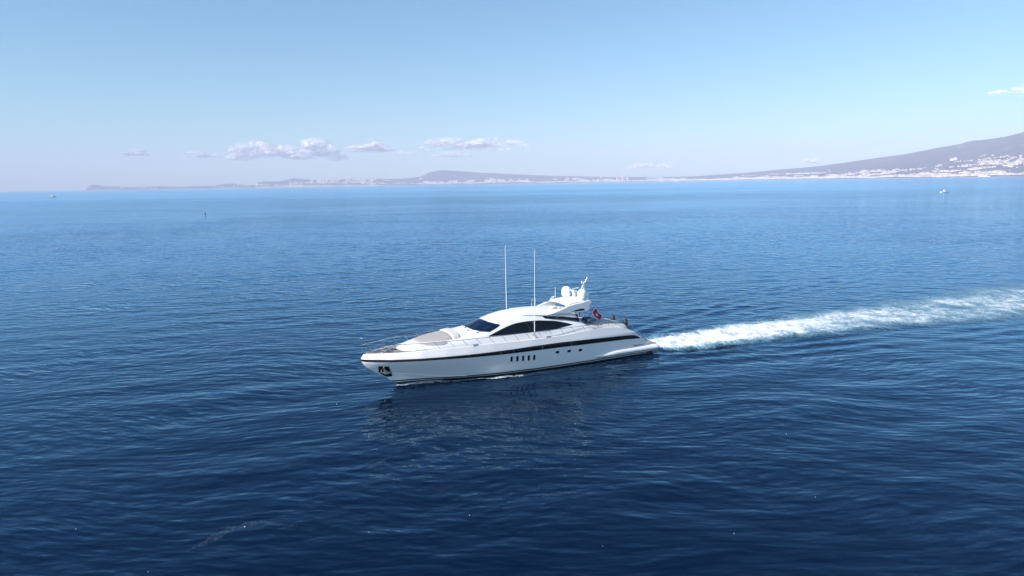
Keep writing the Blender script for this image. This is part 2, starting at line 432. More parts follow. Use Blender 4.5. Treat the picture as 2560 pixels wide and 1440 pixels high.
# the rest reads as one mass
mbs = [MB() for _ in TM]
def mass(n, lo, hi, umax, power, thr, smax=1.6):
    for i in range(n):
        az, r, h = place(az_of(lo), az_of(hi), umax, power, thr)
        k = random.choices(range(4), (4, 4, 2, 2))[0]
        block_bm(mbs[k], (r * math.sin(az), r * math.cos(az), h), random.uniform(16, 46) * smax, random.uniform(12, 24) * smax, random.uniform(7, 20) * smax,
                 -az + random.uniform(-.5, .5), random.choice((0, 0, 1)))
mass(3000, 1690, 2560, 0.20, 1.5, 0.40, 0.62)
mass(1500, 1700, 2180, 0.55, 1.3, 0.36, 0.6)
mass(900, 2100, 2560, 0.33, 1.2, 0.34, 0.55)
mass(800, 1950, 2560, 0.75, 1.1, 0.42, 0.6)
mass(2000, 1050, 1720, 0.9, 1.3, 0.38, 0.95)
mass(800, 650, 1080, 0.9, 1.0, 0.44, 1.0)
mass(80, 300, 640, 0.6, 1.0, 0.44, 0.9)
mass(400, 2560, 3000, 0.30, 1.5, 0.42, 0.85)
allV, allF, mi = [], [], []
for k, q in enumerate(mbs):
    n = len(allV); allV += q.V; allF += [tuple(i + n for i in f) for f in q.F]; mi += [k] * len(q.F)
town = mesh('distant_town', allV, allF, None, None, smooth=False)
for mm in TM: town.data.materials.append(mm)
town.data.polygons.foreach_set('material_index', mi); town.data.update()
tag(town, 'far-off mass of pale town buildings along the bay shore', 'town', kind='stuff')

def land_pt(px, u):
    az = az_of(px); rs = float(np.interp(az, SHAZ, SH_R)); rd = float(np.interp(az, SHAZ, RD_R)); r = rs + u * (rd - rs)
    return az, r, float(land_h(np.array(az), np.array(r)))
# named single buildings that stand out
az, r, h = land_pt(2373, 0.50)
e = empty('hill_convent', (r * math.sin(az), r * math.cos(az), h), -az)
tag(e, 'large pale walled convent alone on the wooded slope of the volcano', 'building')
mb = MB(); block_bm(mb, (0, 0, 0), 95, 40, 26, 0, 0); mb.build('wall', TM[1], e, False)
mb = MB(); block_bm(mb, (20, -22, 0), 30, 24, 34, 0, 1); mb.build('chapel', TM[0], e, False)
for j, (px, hh, ww) in enumerate(((1543, 95, 30), (1549, 110, 26), (1556, 120, 30), (1561, 88, 28), (1569, 72, 40))):
    az, r, h = land_pt(px, 0.35)
    mb = MB(); block_bm(mb, (0, 0, 0), ww, 28, hh, 0, 0)
    o = mb.build('high_rise_tower', TM[j % 2 * 3], None, False); o.location = (r * math.sin(az), r * math.cos(az), h - 10); o.rotation_euler = (0, 0, -az)
    tag(o, ('first', 'second', 'tallest, third', 'fourth', 'low and broad, fifth')[j] + ' tower block from the left in the far shore cluster', 'tower block', 'cluster of towers in the far city')

# ------------------------------------------------------------------ haze
mh = bpy.data.materials.new('haze'); mh.use_nodes = True; nt = mh.node_tree; nt.nodes.clear()
ho = nd(nt, 'ShaderNodeOutputMaterial'); hv = nd(nt, 'ShaderNodeVolumePrincipled')
hv.inputs['Color'].default_value = (0.82, 0.82, 0.99, 1); hv.inputs['Density'].default_value = 6.2e-5; hv.inputs['Anisotropy'].default_value = -0.15
nt.links.new(hv.outputs[0], ho.inputs['Volume'])
mb = MB(); mb.box((0, 0, 492), (45600, 45600, 1000)); hz = mb.build('haze', mh, None, False); tag(hz, kind='stuff', label='pale blue sea haze over the bay', cat='haze')

# ------------------------------------------------------------------ clouds
def cloud_material(solid_, seed):
    m = bpy.data.materials.new('cloud_vapour'); m.use_nodes = True; nt = m.node_tree; nt.nodes.clear(); L = nt.links
    o = nd(nt, 'ShaderNodeOutputMaterial'); d = nd(nt, 'ShaderNodeBsdfDiffuse'); d.inputs['Color'].default_value = (1.0, 0.93, 0.91, 1)
    t2 = nd(nt, 'ShaderNodeBsdfTranslucent'); t2.inputs['Color'].default_value = (0.90, 0.86, 0.88, 1)
    m0 = nd(nt, 'ShaderNodeMixShader'); m0.inputs[0].default_value = 0.0; L.new(d.outputs[0], m0.inputs[1]); L.new(t2.outputs[0], m0.inputs[2])
    lw = nd(nt, 'ShaderNodeLayerWeight'); lw.inputs['Blend'].default_value = 0.5
    tc = nd(nt, 'ShaderNodeTexCoord'); nz = nd(nt, 'ShaderNodeTexNoise'); nz.inputs['Scale'].default_value = 0.004; nz.inputs['Detail'].default_value = 6; nz.inputs['Roughness'].default_value = 0.6
    L.new(tc.outputs['Object'], nz.inputs['Vector'])
    f = nd(nt, 'ShaderNodeMapRange'); L.new(lw.outputs['Facing'], f.inputs[0])
    for i, q in enumerate((0.85, 0.1, 0.0, 1.0)): f.inputs[i + 1].default_value = q
    g = nd(nt, 'ShaderNodeMapRange'); L.new(nz.outputs['Fac'], g.inputs[0])
    for i, q in enumerate((0.36, 0.62, 0.0, solid_)): g.inputs[i + 1].default_value = q
    mu = nd(nt, 'ShaderNodeMath', operation='MULTIPLY'); L.new(f.outputs[0], mu.inputs[0]); L.new(g.outputs[0], mu.inputs[1])
    tr = nd(nt, 'ShaderNodeBsdfTransparent'); m1 = nd(nt, 'ShaderNodeMixShader')
    L.new(mu.outputs[0], m1.inputs[0]); L.new(tr.outputs[0], m1.inputs[1]); L.new(m0.outputs[0], m1.inputs[2]); L.new(m1.outputs[0], o.inputs['Surface'])
    return m
CL = [(338, 392, 376, 392, 3.2, 'small bright cloud, leftmost of the row above the horizon'),
      (470, 575, 379, 396, 0.7, 'faint thin cloud scrap between the leftmost and the big cloud'),
      (600, 872, 346, 399, 2.6, 'largest white cloud, long and lumpy, above the left headland'),
      (880, 1000, 353, 381, 1.6, 'medium pale cloud just right of the largest cloud'),
      (990, 1050, 376, 391, 0.8, 'faint cloud wisp low between the medium cloud and the long streak'),
      (1055, 1335, 335, 374, 1.1, 'long thin streak of cloud above the round far hill'),
      (1085, 1190, 377, 394, 0.7, 'faint cloud shred beneath the long streak'),
      (1560, 1690, 405, 421, 0.9, 'low flat pale cloud just above the middle of the far city'),
      (2000, 2050, 393, 408, 1.1, 'tiny faint cloud beside the foot of the volcano slope'),
      (2455, 2680, 203, 236, 0.9, 'high pinkish cloud at the right edge of the sky')]
for k, (x0, x1, y0, y1, dn, lab) in enumerate(CL):
    cx = (x0 + x1) / 2; hy = 477.55 - 0.01606 * cx; az = az_of(cx)
    el0 = (hy - y1) / 1730 * math.cos(az); el1 = (hy - y0) / 1730 * math.cos(az)
    base = 1180.0 if el0 > 0.02 else 1120.0
    r = min(base / max(el0, 1e-3), 46000); base = r * el0 + CAM_H
    if base < 1040: base = 1040; r = base / el0
    wid = (x1 - x0) / 1730 * r * math.cos(az); hgt = (el1 - el0) * r
    crng = random.Random(k * 7 + 3); bm = bmesh.new(); npuff = 34 if wid > 1500 else 16
    for q in range(npuff):
        u = crng.uniform(-1, 1); u = u * abs(u) ** 0.25
        hump = (1 - u * u) ** 0.6 * (0.45 + 0.55 * (0.5 + 0.5 * math.sin(u * 5.1 + k * 2.3)))
        rad = hgt * crng.uniform(0.2, 0.5) * (0.45 + 0.7 * hump); px_ = u * wid / 2 * 0.9; pz_ = crng.uniform(0.05, 0.75) * hgt * hump; py_ = crng.uniform(-1, 1) * wid * 0.12
        g0 = bmesh.ops.create_icosphere(bm, subdivisions=3, radius=1.0)
        sx_ = crng.uniform(1.3, 2.6)
        for v in g0['verts']:
            p = v.co.copy(); dd = 1 + 0.5 * (float(fbm(np.array(p.x * 2.1 + q * 7.3 + k), np.array(p.y * 2.1 + p.z * 2.7 + q), 4, k)) - 0.45)
            zz = p.z if p.z > 0 else p.z * 0.55
            v.co = Vector((px_ + p.x * dd * rad * sx_, py_ + p.y * dd * rad * sx_, pz_ + zz * dd * rad))
    me = bpy.data.meshes.new('cloud'); bm.to_mesh(me); bm.free()
    me.polygons.foreach_set('use_smooth', [True] * len(me.polygons))
    me.materials.append(cloud_material(min(1.0, 0.34 + dn * 0.24), k))
    o = bpy.data.objects.new('cloud', me); col.objects.link(o)
    o.location = (r * math.sin(az), r * math.cos(az), base); o.rotation_euler = (0, 0, -az)
    tag(o, lab, 'cloud', 'clouds low over the bay')

# ------------------------------------------------------------------ yacht
WHITE = pmat('white_gelcoat', (0.83, 0.80, 0.78), 0.22, coat=0.5)
HULLM = pmat('hull_gelcoat', (0.88, 0.81, 0.77), 0.2, coat=0.25)
BLACK = pmat('black_paint', (0.012, 0.010, 0.010), 0.18)
ANTIF = pmat('antifouling', (0.02, 0.02, 0.025), 0.5)
CHROME = pmat('stainless_steel', (0.58, 0.57, 0.56), 0.22, metal=1.0)
GLASS = pmat('tinted_glass', (0.004, 0.006, 0.010), 0.04, ior=1.42)
GLASS2 = pmat('windscreen_glass', (0.004, 0.014, 0.04), 0.03, ior=1.38)
TEAK = pmat('weathered_teak', (0.30, 0.235, 0.20), 0.75, noise=0.15, nscale=6)
PAD = pmat('taupe_canvas', (0.36, 0.33, 0.325), 0.9, noise=0.08, nscale=2)
PADL = pmat('light_canvas', (0.52, 0.49, 0.475), 0.9, noise=0.08, nscale=2)
RUBBER = pmat('black_rubber', (0.012, 0.012, 0.014), 0.5)
GREYL = pmat('grey_line', (0.30, 0.30, 0.32), 0.5)
ANTW = pmat('white_fibreglass', (0.85, 0.86, 0.84), 0.35)

yacht = empty('motor_yacht', YO, YA + math.pi)
tag(yacht, 'long white motor yacht with black stripe and dark windows ahead of a foam wake', 'yacht')
Y = yacht
lin = np.interp
# --- hull form
SZ = [-0.8, 0.08, 0.43, 0.92, 1.28, 1.84, 2.3, 2.57, 3.0]; SX = [24.2, 25.37, 25.9, 26.54, 27.17, 27.92, 28.32, 28.33, 28.05]
WLD = [0, 0.8, 2.1, 5, 8.4, 12.3, 17.8, 26]; WLY = [0, 0.2, 0.52, 1.35, 2.12, 2.55, 2.72, 2.72]
STD = [0, .25, .8, 2.3, 4.3, 6.3, 8.3, 10.3, 14, 20, 24, 29]; STY = [0, .27, .65, 1.42, 2.08, 2.5, 2.78, 2.95, 3.1, 3.1, 3.0, 2.75]
TPX = [0.6, 1.26, 2.0, 3.0, 4.2, 5.2, 6.0, 7.7, 9.4, 11, 14, 16, 18, 21, 23.5, 26, 28.4]; TPZ = [0.45, 0.88, 1.62, 2.38, 2.86, 3.04, 3.11, 3.13, 3.06, 2.96, 2.97, 3.01, 3.06, 3.06, 3.01, 2.97, 2.93]
def stem(z): return lin(z, SZ, SX)
def smooth_top(x): 
    return sum(lin(x + d, TPX, TPZ) for d in (-.3, -.15, 0, .15, .3)) / 5
def half(x, z):
    """half breadth of the hull at station x and height z"""
    d = stem(z) - x
    if d <= 0: return 0.0
    yw = lin(d, WLD, WLY); ys_ = lin(d, STD, STY)
    t = min(max(z / 2.3, -0.35), 1.0)
    if z < 0: return yw * max(0.0, 1 + z * 0.55)
    p = 1.15 if d < 5 else lin(d, [5, 14], [1.15, 0.75])
    y = yw + (ys_ - yw) * t ** p
    # spray chine near the bow
    zc = lin(x, [20, 22.1, 24, 26.1, 27.2], [0.30, 0.5, 0.85, 1.2, 1.3])
    if x > 19.5 and z < zc: y -= 0.10 * min(1, (zc - z) / 0.25) * min(1, d / 1.5) * lin(x, [19.5, 22], [0, 1])
    if z > 2.3: y = ys_ * (1 - 0.05 * (z - 2.3) / 0.7)
    return max(0.0, y)
def hull_rows(zlist, x0, n=150, off=0.0, zfun=None):
    rows = []
    for kz, z in enumerate(zlist):
        row = []
        for i in range(n + 1):
            u = i / n; u = 1 - (1 - u) ** 1.6
            if zfun: 
                zz = zfun(x0 + u * (28.32 - x0), kz)
                xe = stem(zz)
            else: zz = z; xe = stem(z)
            x = x0 + u * (xe - x0)
            if zfun: zz = zfun(x, kz)
            zt_ = smooth_top(x); zz = min(zz, zt_)
            row.append((x, half(x, zz) + off * (1 if i < n else 0.0), zz))
        rows.append(row)
    return rows
def both(mb, rows):
    mb.grid(rows); mb.grid([[(x, -y, z) for x, y, z in r] for r in rows], flip=True)
mb = MB()
zl = [-0.8, -0.4, -0.1, 0.1, 0.25, 0.38, 0.55, 0.75, 0.95, 1.15, 1.35, 1.6, 1.8, 1.95, 2.1, 2.25]
rows = hull_rows(zl, 0.6, off=0)
def topz(x, k):
    t = [2.4, 2.55, 2.7, 2.85, 2.96][k] if k < 5 else smooth_top(x)
    return min(t, smooth_top(x))
rows += hull_rows([0] * 6, 0.6, zfun=lambda x, k: 2.3 + (smooth_top(x) - 2.3) * (k + 1) / 6 if smooth_top(x) > 2.3 else smooth_top(x))
both(mb, rows)
# transom and the sloping stern deck between the quarters
xs = np.linspace(0.6, 5.0, 26)
st = []
for x in xs:
    z = smooth_top(x); yh = half(x, z)
    st.append([(x, yh * c, z + 0.10 * (1 - c * c) * min(1, (x - .6))) for c in np.linspace(1, -1, 17)])
mb.grid(st)
yh = [half(0.6, z) for z in (-0.8, 0, 0.45)]
mb.grid([[(0.6, yh[i] * c, z) for c in np.linspace(1, -1, 9)] for i, z in enumerate((-0.8, 0, 0.45))], flip=True)
hull = mb.build('hull', HULLM, Y, auto=50)
# inner face of bulwark + toe
mb = MB()
xs = [5.0 + (27.9 - 5.0) * i / 90 for i in range(91)]
def inner(x, z, k=0.12): return max(0.0, half(x, z) - k)
rows = [[(x, half(x, smooth_top(x)), smooth_top(x)) for x in xs], [(x, inner(x, 3.0, .04), smooth_top(x) + .025) for x in xs],
        [(x, inner(x, 3.0, .13), smooth_top(x) + .02) for x in xs], [(x, inner(x, 3.0, .15), 2.84) for x in xs]]
both(mb, rows); mb.build('toe_rail', WHITE, Y)
# deck
mb = MB(); xs = [3.5 + (27.85 - 3.5) * i / 80 for i in range(81)]
mb.grid([[(x, inner(x, 3.0, .14) * c, 2.955 + .06 * (1 - c * c)) for c in np.linspace(1, -1, 9)] for x in xs if x >= 19.5], flip=True)
deck_m = bpy.data.materials.new('teak_planking'); deck_m.use_nodes = True; nt = deck_m.node_tree; b = nt.nodes['Principled BSDF']; b.inputs['Roughness'].default_value = 0.75
tc = nd(nt, 'ShaderNodeTexCoord'); wv = nd(nt, 'ShaderNodeTexWave', bands_direction='Y'); wv.inputs['Scale'].default_value = 3.2; wv.inputs['Distortion'].default_value = 0.3
nt.links.new(tc.outputs['Object'], wv.inputs['Vector']); cr = nd(nt, 'ShaderNodeValToRGB'); e_ = cr.color_ramp.elements
e_[0].position = 0.04; e_[0].color = (0.10, 0.08, 0.07, 1); e_[1].position = 0.16; e_[1].color = (0.31, 0.245, 0.215, 1)
nt.links.new(wv.outputs['Fac'], cr.inputs[0]); nt.links.new(cr.outputs[0], b.inputs['Base Color'])
mb.build('foredeck', deck_m, Y)
mb = MB()
mb.grid([[(x, inner(x, 3.0, .14) * c, 2.86 + .03 * (1 - c * c)) for c in np.linspace(1, -1, 9)] for x in np.linspace(4.2, 19.4, 50)], flip=True)
mb.build('side_deck', WHITE, Y)
# black sheer stripe
SBX = [2.35, 4.3, 7.8, 11.2, 14.3, 16.2, 19, 21.7, 24.2, 26.5, 27.6, 28.4]; SBZ = [1.66, 1.78, 1.88, 1.97, 2.02, 2.03, 2.11, 2.2, 2.26, 2.31, 2.35, 2.38]
STX = [2.35, 2.7, 3.1, 3.6, 4.3, 7.8, 11.2, 14.3, 16.2, 19, 21.7, 24.2, 26.5, 27.6, 28.4]; STZ = [1.67, 1.92, 2.06, 2.11, 2.15, 2.31, 2.42, 2.44, 2.40, 2.40, 2.43, 2.46, 2.50, 2.54, 2.56]
def stripe_z(x, k, n=4): return lin(x, SBX, SBZ) + (lin(x, STX, STZ) - lin(x, SBX, SBZ)) * k / n
mb = MB(); both(mb, hull_rows([0] * 5, 2.36, 170, off=0.018, zfun=lambda x, k: stripe_z(x, k)))
stripe = mb.build('sheer_stripe', BLACK, Y)
mb = MB()
for x in (24.3, 22.0, 20.0, 17.2, 16.0, 13.2, 10.2):
    z0, z1 = lin(x, SBX, SBZ), lin(x, STX, STZ); y = half(x, (z0 + z1) / 2) + .03
    mb.tube([(x, y, z0 + .06), (x, y, z1 - .05)], 0.022, 6)
mb.build('stripe_stud', CHROME, stripe)
# boot top
mb = MB(); both(mb, hull_rows([0] * 5, 0.7, 140, off=0.012, zfun=lambda x, k: -0.25 + (lin(x, [0, 19, 26], [.27, .33, .42]) + 0.25) * k / 4))
boot = mb.build('boot_top', ANTIF, Y)
mb = MB(); both(mb, hull_rows([0] * 2, 1.5, 140, off=0.022, zfun=lambda x, k: lin(x, [0, 19, 26], [.12, .17, .24]) + 0.045 * k))
mb.build('pinstripe', WHITE, boot)
# spray rail at the bow
mb = MB(); pl = []
for x in np.linspace(19.8, 26.9, 30):
    z = lin(x, [20, 22.1, 24, 26.1, 27.2], [0.33, 0.52, 0.87, 1.22, 1.3]); pl.append((x, half(x, z) + .012, z))
mb.tube(pl, 0.028, 6); mb.tube([(x, -y, z) for x, y, z in pl], 0.028, 6); mb.build('spray_rail', HULLM, Y)

# --- portholes
def hull_pt(x, z, o=0.0): return Vector((x, half(x, z) + o, z))
def hull_n(x, z):
    a = hull_pt(x + .1, z) - hull_pt(x - .1, z); b_ = hull_pt(x, z + .1) - hull_pt(x, z - .1)
    n = b_.cross(a); n.normalize(); return n if n.y > 0 else -n
def rrect(w_, h_, r, n=5):
    pts = []
    for cx, cz, a0 in ((w_ / 2 - r, h_ / 2 - r, 0), (-w_ / 2 + r, h_ / 2 - r, 90), (-w_ / 2 + r, -h_ / 2 + r, 180), (w_ / 2 - r, -h_ / 2 + r, 270)):
        for i in range(n): a = R(a0 + 90 * i / (n - 1)); pts.append((cx + r * math.cos(a), cz + r * math.sin(a)))
    return pts
def porthole(x, z, w_, h_, lean):
    n = hull_n(x, z); pts = rrect(w_, h_, min(w_, h_) * .28); pts2 = rrect(w_ * .80 if w_ < h_ else w_ * .84, h_ * .86, min(w_, h_) * .22)
    def P(px, pz, o):
        xx = x + px + lean * pz; zz = z + pz; v = hull_pt(xx, zz); return v + n * o
    mb = MB(); m_ = len(pts)
    mb.grid([[P(a, b, -.01) for a, b in pts + pts[:1]], [P(a, b, .035) for a, b in pts + pts[:1]], [P(a * .93, b * .95, .045) for a, b in pts + pts[:1]], [P(a, b, .03) for a, b in pts2 + pts2[:1]], [P(a, b, .008) for a, b in pts2 + pts2[:1]]])
    fr = mb.build('porthole', WHITE, Y)
    mb = MB(); V = [P(0, 0, .012)] + [P(a, b, .012) for a, b in pts2]
    mb.add(V, [(0, i + 1, (i + 1) % len(pts2) + 1) for i in range(len(pts2))]); mb.build('pane', GLASS, fr)
for i in range(5): porthole(16.12 - i * 0.545, 1.52 - i * .035, 0.27, 0.60, 0.10)
for x, z in ((11.62, 1.56), (10.4, 1.50), (9.2, 1.44)): porthole(x, z, 0.46, 0.27, 0.1)

# --- anchor pocket
mb = MB(); pk = [(27.12, 1.93), (26.32, 1.88), (26.0, 1.20), (25.85, 0.84), (26.3, 0.80), (26.62, 1.00), (26.95, 1.30)]
n = hull_n(26.6, 1.5)
def poly_fill(outline, off, nx=10):
    c = (sum(p[0] for p in outline) / len(outline), sum(p[1] for p in outline) / len(outline)); rings = []
    for k in range(nx + 1):
        t = k / nx; rings.append([hull_pt(c[0] + (p[0] - c[0]) * t, c[1] + (p[1] - c[1]) * t, off) for p in outline + outline[:1]])
    return rings
dens = []
for i in range(len(pk)):
    a, b_ = pk[i], pk[(i + 1) % len(pk)]
    for t in (0, .25, .5, .75): dens.append((a[0] + (b_[0] - a[0]) * t, a[1] + (b_[1] - a[1]) * t))
mb.grid(poly_fill(dens, 0.022)); mb.grid([[hull_pt(*p, 0.022) for p in dens + dens[:1]], [hull_pt(*p, -0.01) for p in dens + dens[:1]]])
pocket = mb.build('anchor_pocket', BLACK, Y)
mb = MB()
def ap(x, z, o=.07): return hull_pt(x, z, o)
mb.tube([ap(26.72, 1.80), ap(26.55, 1.5), ap(26.42, 1.25)], [.045, .05, .05], 8)
mb.tube([ap(26.82, 1.42, .05), ap(26.62, 1.24, .10), ap(26.4, 1.20, .10), ap(26.16, 1.28, .08), ap(26.14, 1.55, .06)], [.03, .07, .09, .07, .03], 8)
mb.tube([ap(26.82, 1.42, .05), ap(26.78, 1.62, .06)], [.05, .02], 8)
mb.box(ap(26.47, 1.42, .05), (.34, .06, .3), .02); mb.build('anchor', pmat('galvanised_steel', (0.55, 0.50, 0.44), 0.4, metal=0.7), pocket)

# --- swim platform with its side wings
mb = MB(); rows = []
for i in range(41):
    x = 8.05 - 8.2 * i / 40; u = i / 40
    rr = min(1, u * 3.2) ** .6
    if x < 0.5: rr *= math.sqrt(max(0.0, 1 - ((0.5 - x) / 0.68) ** 2)) * .75 + .25 * (x > -.12)
    wv_ = 0.42 * rr; hc = lin(x, [0, 5, 8], [.55, .62, .50]); hh = (0.30 if x > 1 else .27) * rr ** .8
    y0 = max(half(max(x, .9), .5), 2.62) - .12
    sec = [(x, y0 - .25, hc + hh * .9)]
    for a in np.linspace(80, -80, 13): sec.append((x, y0 + wv_ * math.cos(R(a)) ** .8, hc + hh * math.sin(R(a)) * (1.0 if a > 0 else 1.15)))
    sec.append((x, y0 - .25, hc - hh * 1.1)); rows.append(sec)
both(mb, rows)
mb.grid([[(x, 2.5 * c, z) for c in np.linspace(1, -1, 5)] for x, z in ((1.6, .80), (-.05, .74), (-.16, .66), (-.16, .45), (-.05, .33), (1.5, .30))])
plat = mb.build('swim_platform', WHITE, Y, auto=60)
mb = MB(); pl = []
for r_ in rows[3:-1]: pl.append((r_[8][0], r_[8][1] + .012, r_[8][2] - .02))
mb.tube(pl, 0.022, 6); mb.tube([(x, -y, z) for x, y, z in pl], 0.022, 6); mb.build('fender_strip', BLACK, plat)
mb = MB(); mb.box((0.65, 0, .80), (1.5, 4.7, .03)); mb.build('platform_teak', deck_m, plat, False)

# --- cabin surface
TX = [7.2, 8.0, 9.0, 10, 11, 12, 13, 14, 15.3, 16.4, 17.3, 18.2, 19, 20, 21, 22, 23, 24, 24.7, 25.2, 25.4]
TZ = [3.05, 3.75, 4.25, 4.6, 4.8, 5.05, 5.2, 5.25, 5.2, 5.0, 4.72, 4.38, 4.18, 4.02, 3.88, 3.74, 3.6, 3.42, 3.25, 3.05, 2.9]
WX = [7, 9, 12, 14, 16, 18, 20, 22, 23.5, 24.2, 24.9, 25.2, 25.4]; WY = [2.5, 2.5, 2.45, 2.42, 2.38, 2.3, 2.2, 2.0, 1.75, 1.5, 1.0, .6, 0.02]
def sm(x, A, B, d=.35): return sum(lin(x + k * d, A, B) for k in (-1, -.5, 0, .5, 1)) / 5
def zt(x): return sm(x, TX, TZ, .25) if x < 24.9 else lin(x, TX, TZ)
def wd(x): return sm(x, WX, WY, .25) if x < 24.6 else lin(x, WX, WY)
ZB = 2.85
def sec_y(s, W, H, T=.26, q=4.0): return W * (1 - T * s * min(1, H / 1.8)) * (max(0.0, 1 - s ** q)) ** .5
def cab_y(x, z): 
    H = zt(x) - ZB; return sec_y(min(max((z - ZB) / H, 0), 1), wd(x), H)
def cab_z(x, y, ztf=zt, wdf=wd):
    y = abs(y); H = ztf(x) - ZB; lo, hi = 0.0, 1.0
    if y > wdf(x): return ZB
    for _ in range(30):
        m_ = (lo + hi) / 2
        if sec_y(m_, wdf(x), H) > y: lo = m_
        else: hi = m_
    return ZB + H * lo
SS = [0, .15, .3, .45, .58, .7, .78, .85, .9, .94, .965, .983, .993, .998, 1.0]
def sect(x, off=0, zlo=ZB, zf=zt, wf=wd):
    H = zf(x) - ZB + off; W = wf(x) + off; s0 = (zlo - ZB) / H; L_ = []
    for s in SS:
        s = s0 + (1 - s0) * s; L_.append((x, sec_y(s, W, H), ZB + s * H))
    return L_ + [(a, -b_, c) for a, b_, c in L_[::-1][1:]]
mb = MB(); mb.grid([sect(x) for x in np.concatenate([np.linspace(7.25, 24, 110), np.linspace(24.1, 25.39, 14)])])
e1 = sect(7.25); mb.add(e1, [tuple(range(len(e1)))])
cabin = mb.build('cabin', WHITE, Y, auto=60)

# windscreen
def xbot(y): return lin(abs(y), [0, .5, 1.14, 1.63, 1.86], [19.08, 19.05, 18.9, 18.4, 17.7])
def xtop(y): return lin(abs(y), [0, .5, .97, 1.42, 1.69, 1.80, 1.86], [17.5, 17.46, 17.34, 16.97, 16.5, 17.0, 17.6])
mb = MB(); mb.grid([[(xbot(y) + (xtop(y) - xbot(y)) * t, y, cab_z(xbot(y) + (xtop(y) - xbot(y)) * t, y) + .022) for t in np.linspace(0, 1, 12)] for y in np.linspace(-1.86, 1.86, 49)])
ws = solid(mb.build('windscreen', GLASS2, Y), 0.02)
for yy, x0_, x1_, y1_ in ((0.35, 19.25, 18.2, .05), (1.03, 19.3, 18.09, .75), (1.62, 18.7, 17.36, 1.55)):
    mb = MB(); mb.tube([(x0_ + (x1_ - x0_) * t, yy + (y1_ - yy) * t, cab_z(x0_ + (x1_ - x0_) * t, yy + (y1_ - yy) * t) + .07) for t in np.linspace(0, 1, 7)], .016, 6)
    mb.box((x0_, yy, cab_z(x0_, yy) + .03), (.16, .12, .08), .02)
    mb.build('wiper', CHROME, Y)
# side windows
WTX = [9.45, 10.06, 11.2, 12.8, 13.97, 15.13, 15.91, 16.7, 17.9]; WTZ = [3.66, 3.86, 4.14, 4.35, 4.40, 4.35, 4.20, 3.97, 3.56]
WBX = [9.45, 10.6, 11.2, 12.02, 14.6, 17.9]; WBZ = [3.64, 3.54, 3.46, 3.41, 3.49, 3.55]
for sg in (1, -1):
    mb = MB(); rows = []
    for x in np.linspace(9.46, 17.89, 70):
        zb_, zt_ = lin(x, WBX, WBZ), sm(x, WTX, WTZ, .2) if 10 < x < 17.3 else lin(x, WTX, WTZ)
        rows.append([(x, sg * (cab_y(x, z) + .018), z) for z in np.linspace(zb_, max(zt_, zb_ + .002), 9)])
    mb.grid(rows); sw = mb.build('side_window', GLASS, Y)
    mb = MB()
    for x in (11.6, 14.05, 15.6):
        zb_, zt_ = lin(x, WBX, WBZ), lin(x, WTX, WTZ)
        mb.tube([(x, sg * (cab_y(x, z) + .022), z) for z in np.linspace(zb_ + .02, zt_ - .03, 6)], .012, 5)
    mb.build('mullion', BLACK, sw)
# hardtop over the after part of the cabin
def zh(x): return lin(x, [7.9, 8.4, 9.2, 10, 11, 12, 13, 14, 15], [4.55, 4.72, 4.95, 5.1, 5.2, 5.25, 5.28, 5.29, 5.24])
def wh(x): return lin(x, [7.9, 8.4, 9.2, 12, 14], [2.3, 2.42, 2.52, 2.52, 2.48])
GX = [8.2, 8.92, 10.13, 11.29, 12.36, 13.2, 14.4]; GZ = [4.12, 4.2, 4.44, 4.58, 4.72, 4.80, 4.86]
mb = MB(); rows = []
for x in np.linspace(8.15, 14.3, 50):
    zl_ = lin(x, GX, GZ) if x > 8.5 else lin(x, [8.15, 8.5], [4.40, 4.16])
    rows.append(sect(x, 0.0, zl_, zh, wh))
mb.grid(rows); hard = solid(mb.build('hardtop', WHITE, Y, auto=60), 0.10)
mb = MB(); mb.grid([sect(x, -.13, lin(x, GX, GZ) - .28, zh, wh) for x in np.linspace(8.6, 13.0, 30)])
mb.build('shadow_gap', BLACK, hard)  # black liner: paints in the darkness of the open gap below the hardtop
# seam lines on the roof
mb = MB()
for sg in (1,):
    mb.tube([(x, sg * y, cab_z(x, y, zh, wh) + .004) for x, y in ((11.25, 2.02), (10.9, 1.85), (10.5, 1.62), (10.0, 1.45))], .012, 5)
    mb.tube([(x, -1.2, cab_z(x, 1.2, zh, wh) + .006) for x in np.linspace(9.6, 14.2, 12)], .010, 5)
mb.build('seam', GREYL, hard)
# --- radar arch
ZR = 0.0
fin = [(11.9, 4.72), (11.0, 4.92), (10.2, 5.14), (9.55, 5.34), (8.9, 5.44), (8.16, 5.50), (7.6, 5.62), (7.25, 5.60), (7.08, 5.46), (7.12, 5.28), (7.42, 5.06), (7.22, 4.93), (7.35, 4.78), (7.65, 4.60), (8.4, 4.64), (9.5, 4.62), (10.6, 4.70)]
for sg in (1, -1):
    # the starboard side is cut away under the wing
    fp = fin if sg == 1 else fin[:10] + [(7.9, 5.24), (8.45, 5.14), (8.8, 4.92), (9.1, 4.66), (9.5, 4.60), (10.6, 4.70)]
    mb = MB(); mb.prism(fp, sg * 1.52, sg * 1.80)
    f_ = bevel(mb.build('arch_side', WHITE, Y, auto=30), 0.07, 3)
    if sg == 1:
        mb = MB(); mb.prism([(9.35, 4.76), (8.9, 4.86), (8.4, 4.93), (8.05, 4.93), (7.93, 4.86), (7.92, 4.72)], 1.78, 1.825)
        vn = mb.build('side_vent', BLACK, f_, False)
        mb = MB(); mb.tube([(8.13, 1.835, 4.74), (8.10, 1.835, 4.92)], .012, 6); mb.build('vent_bar', CHROME, vn)
mb = MB(); rows = []
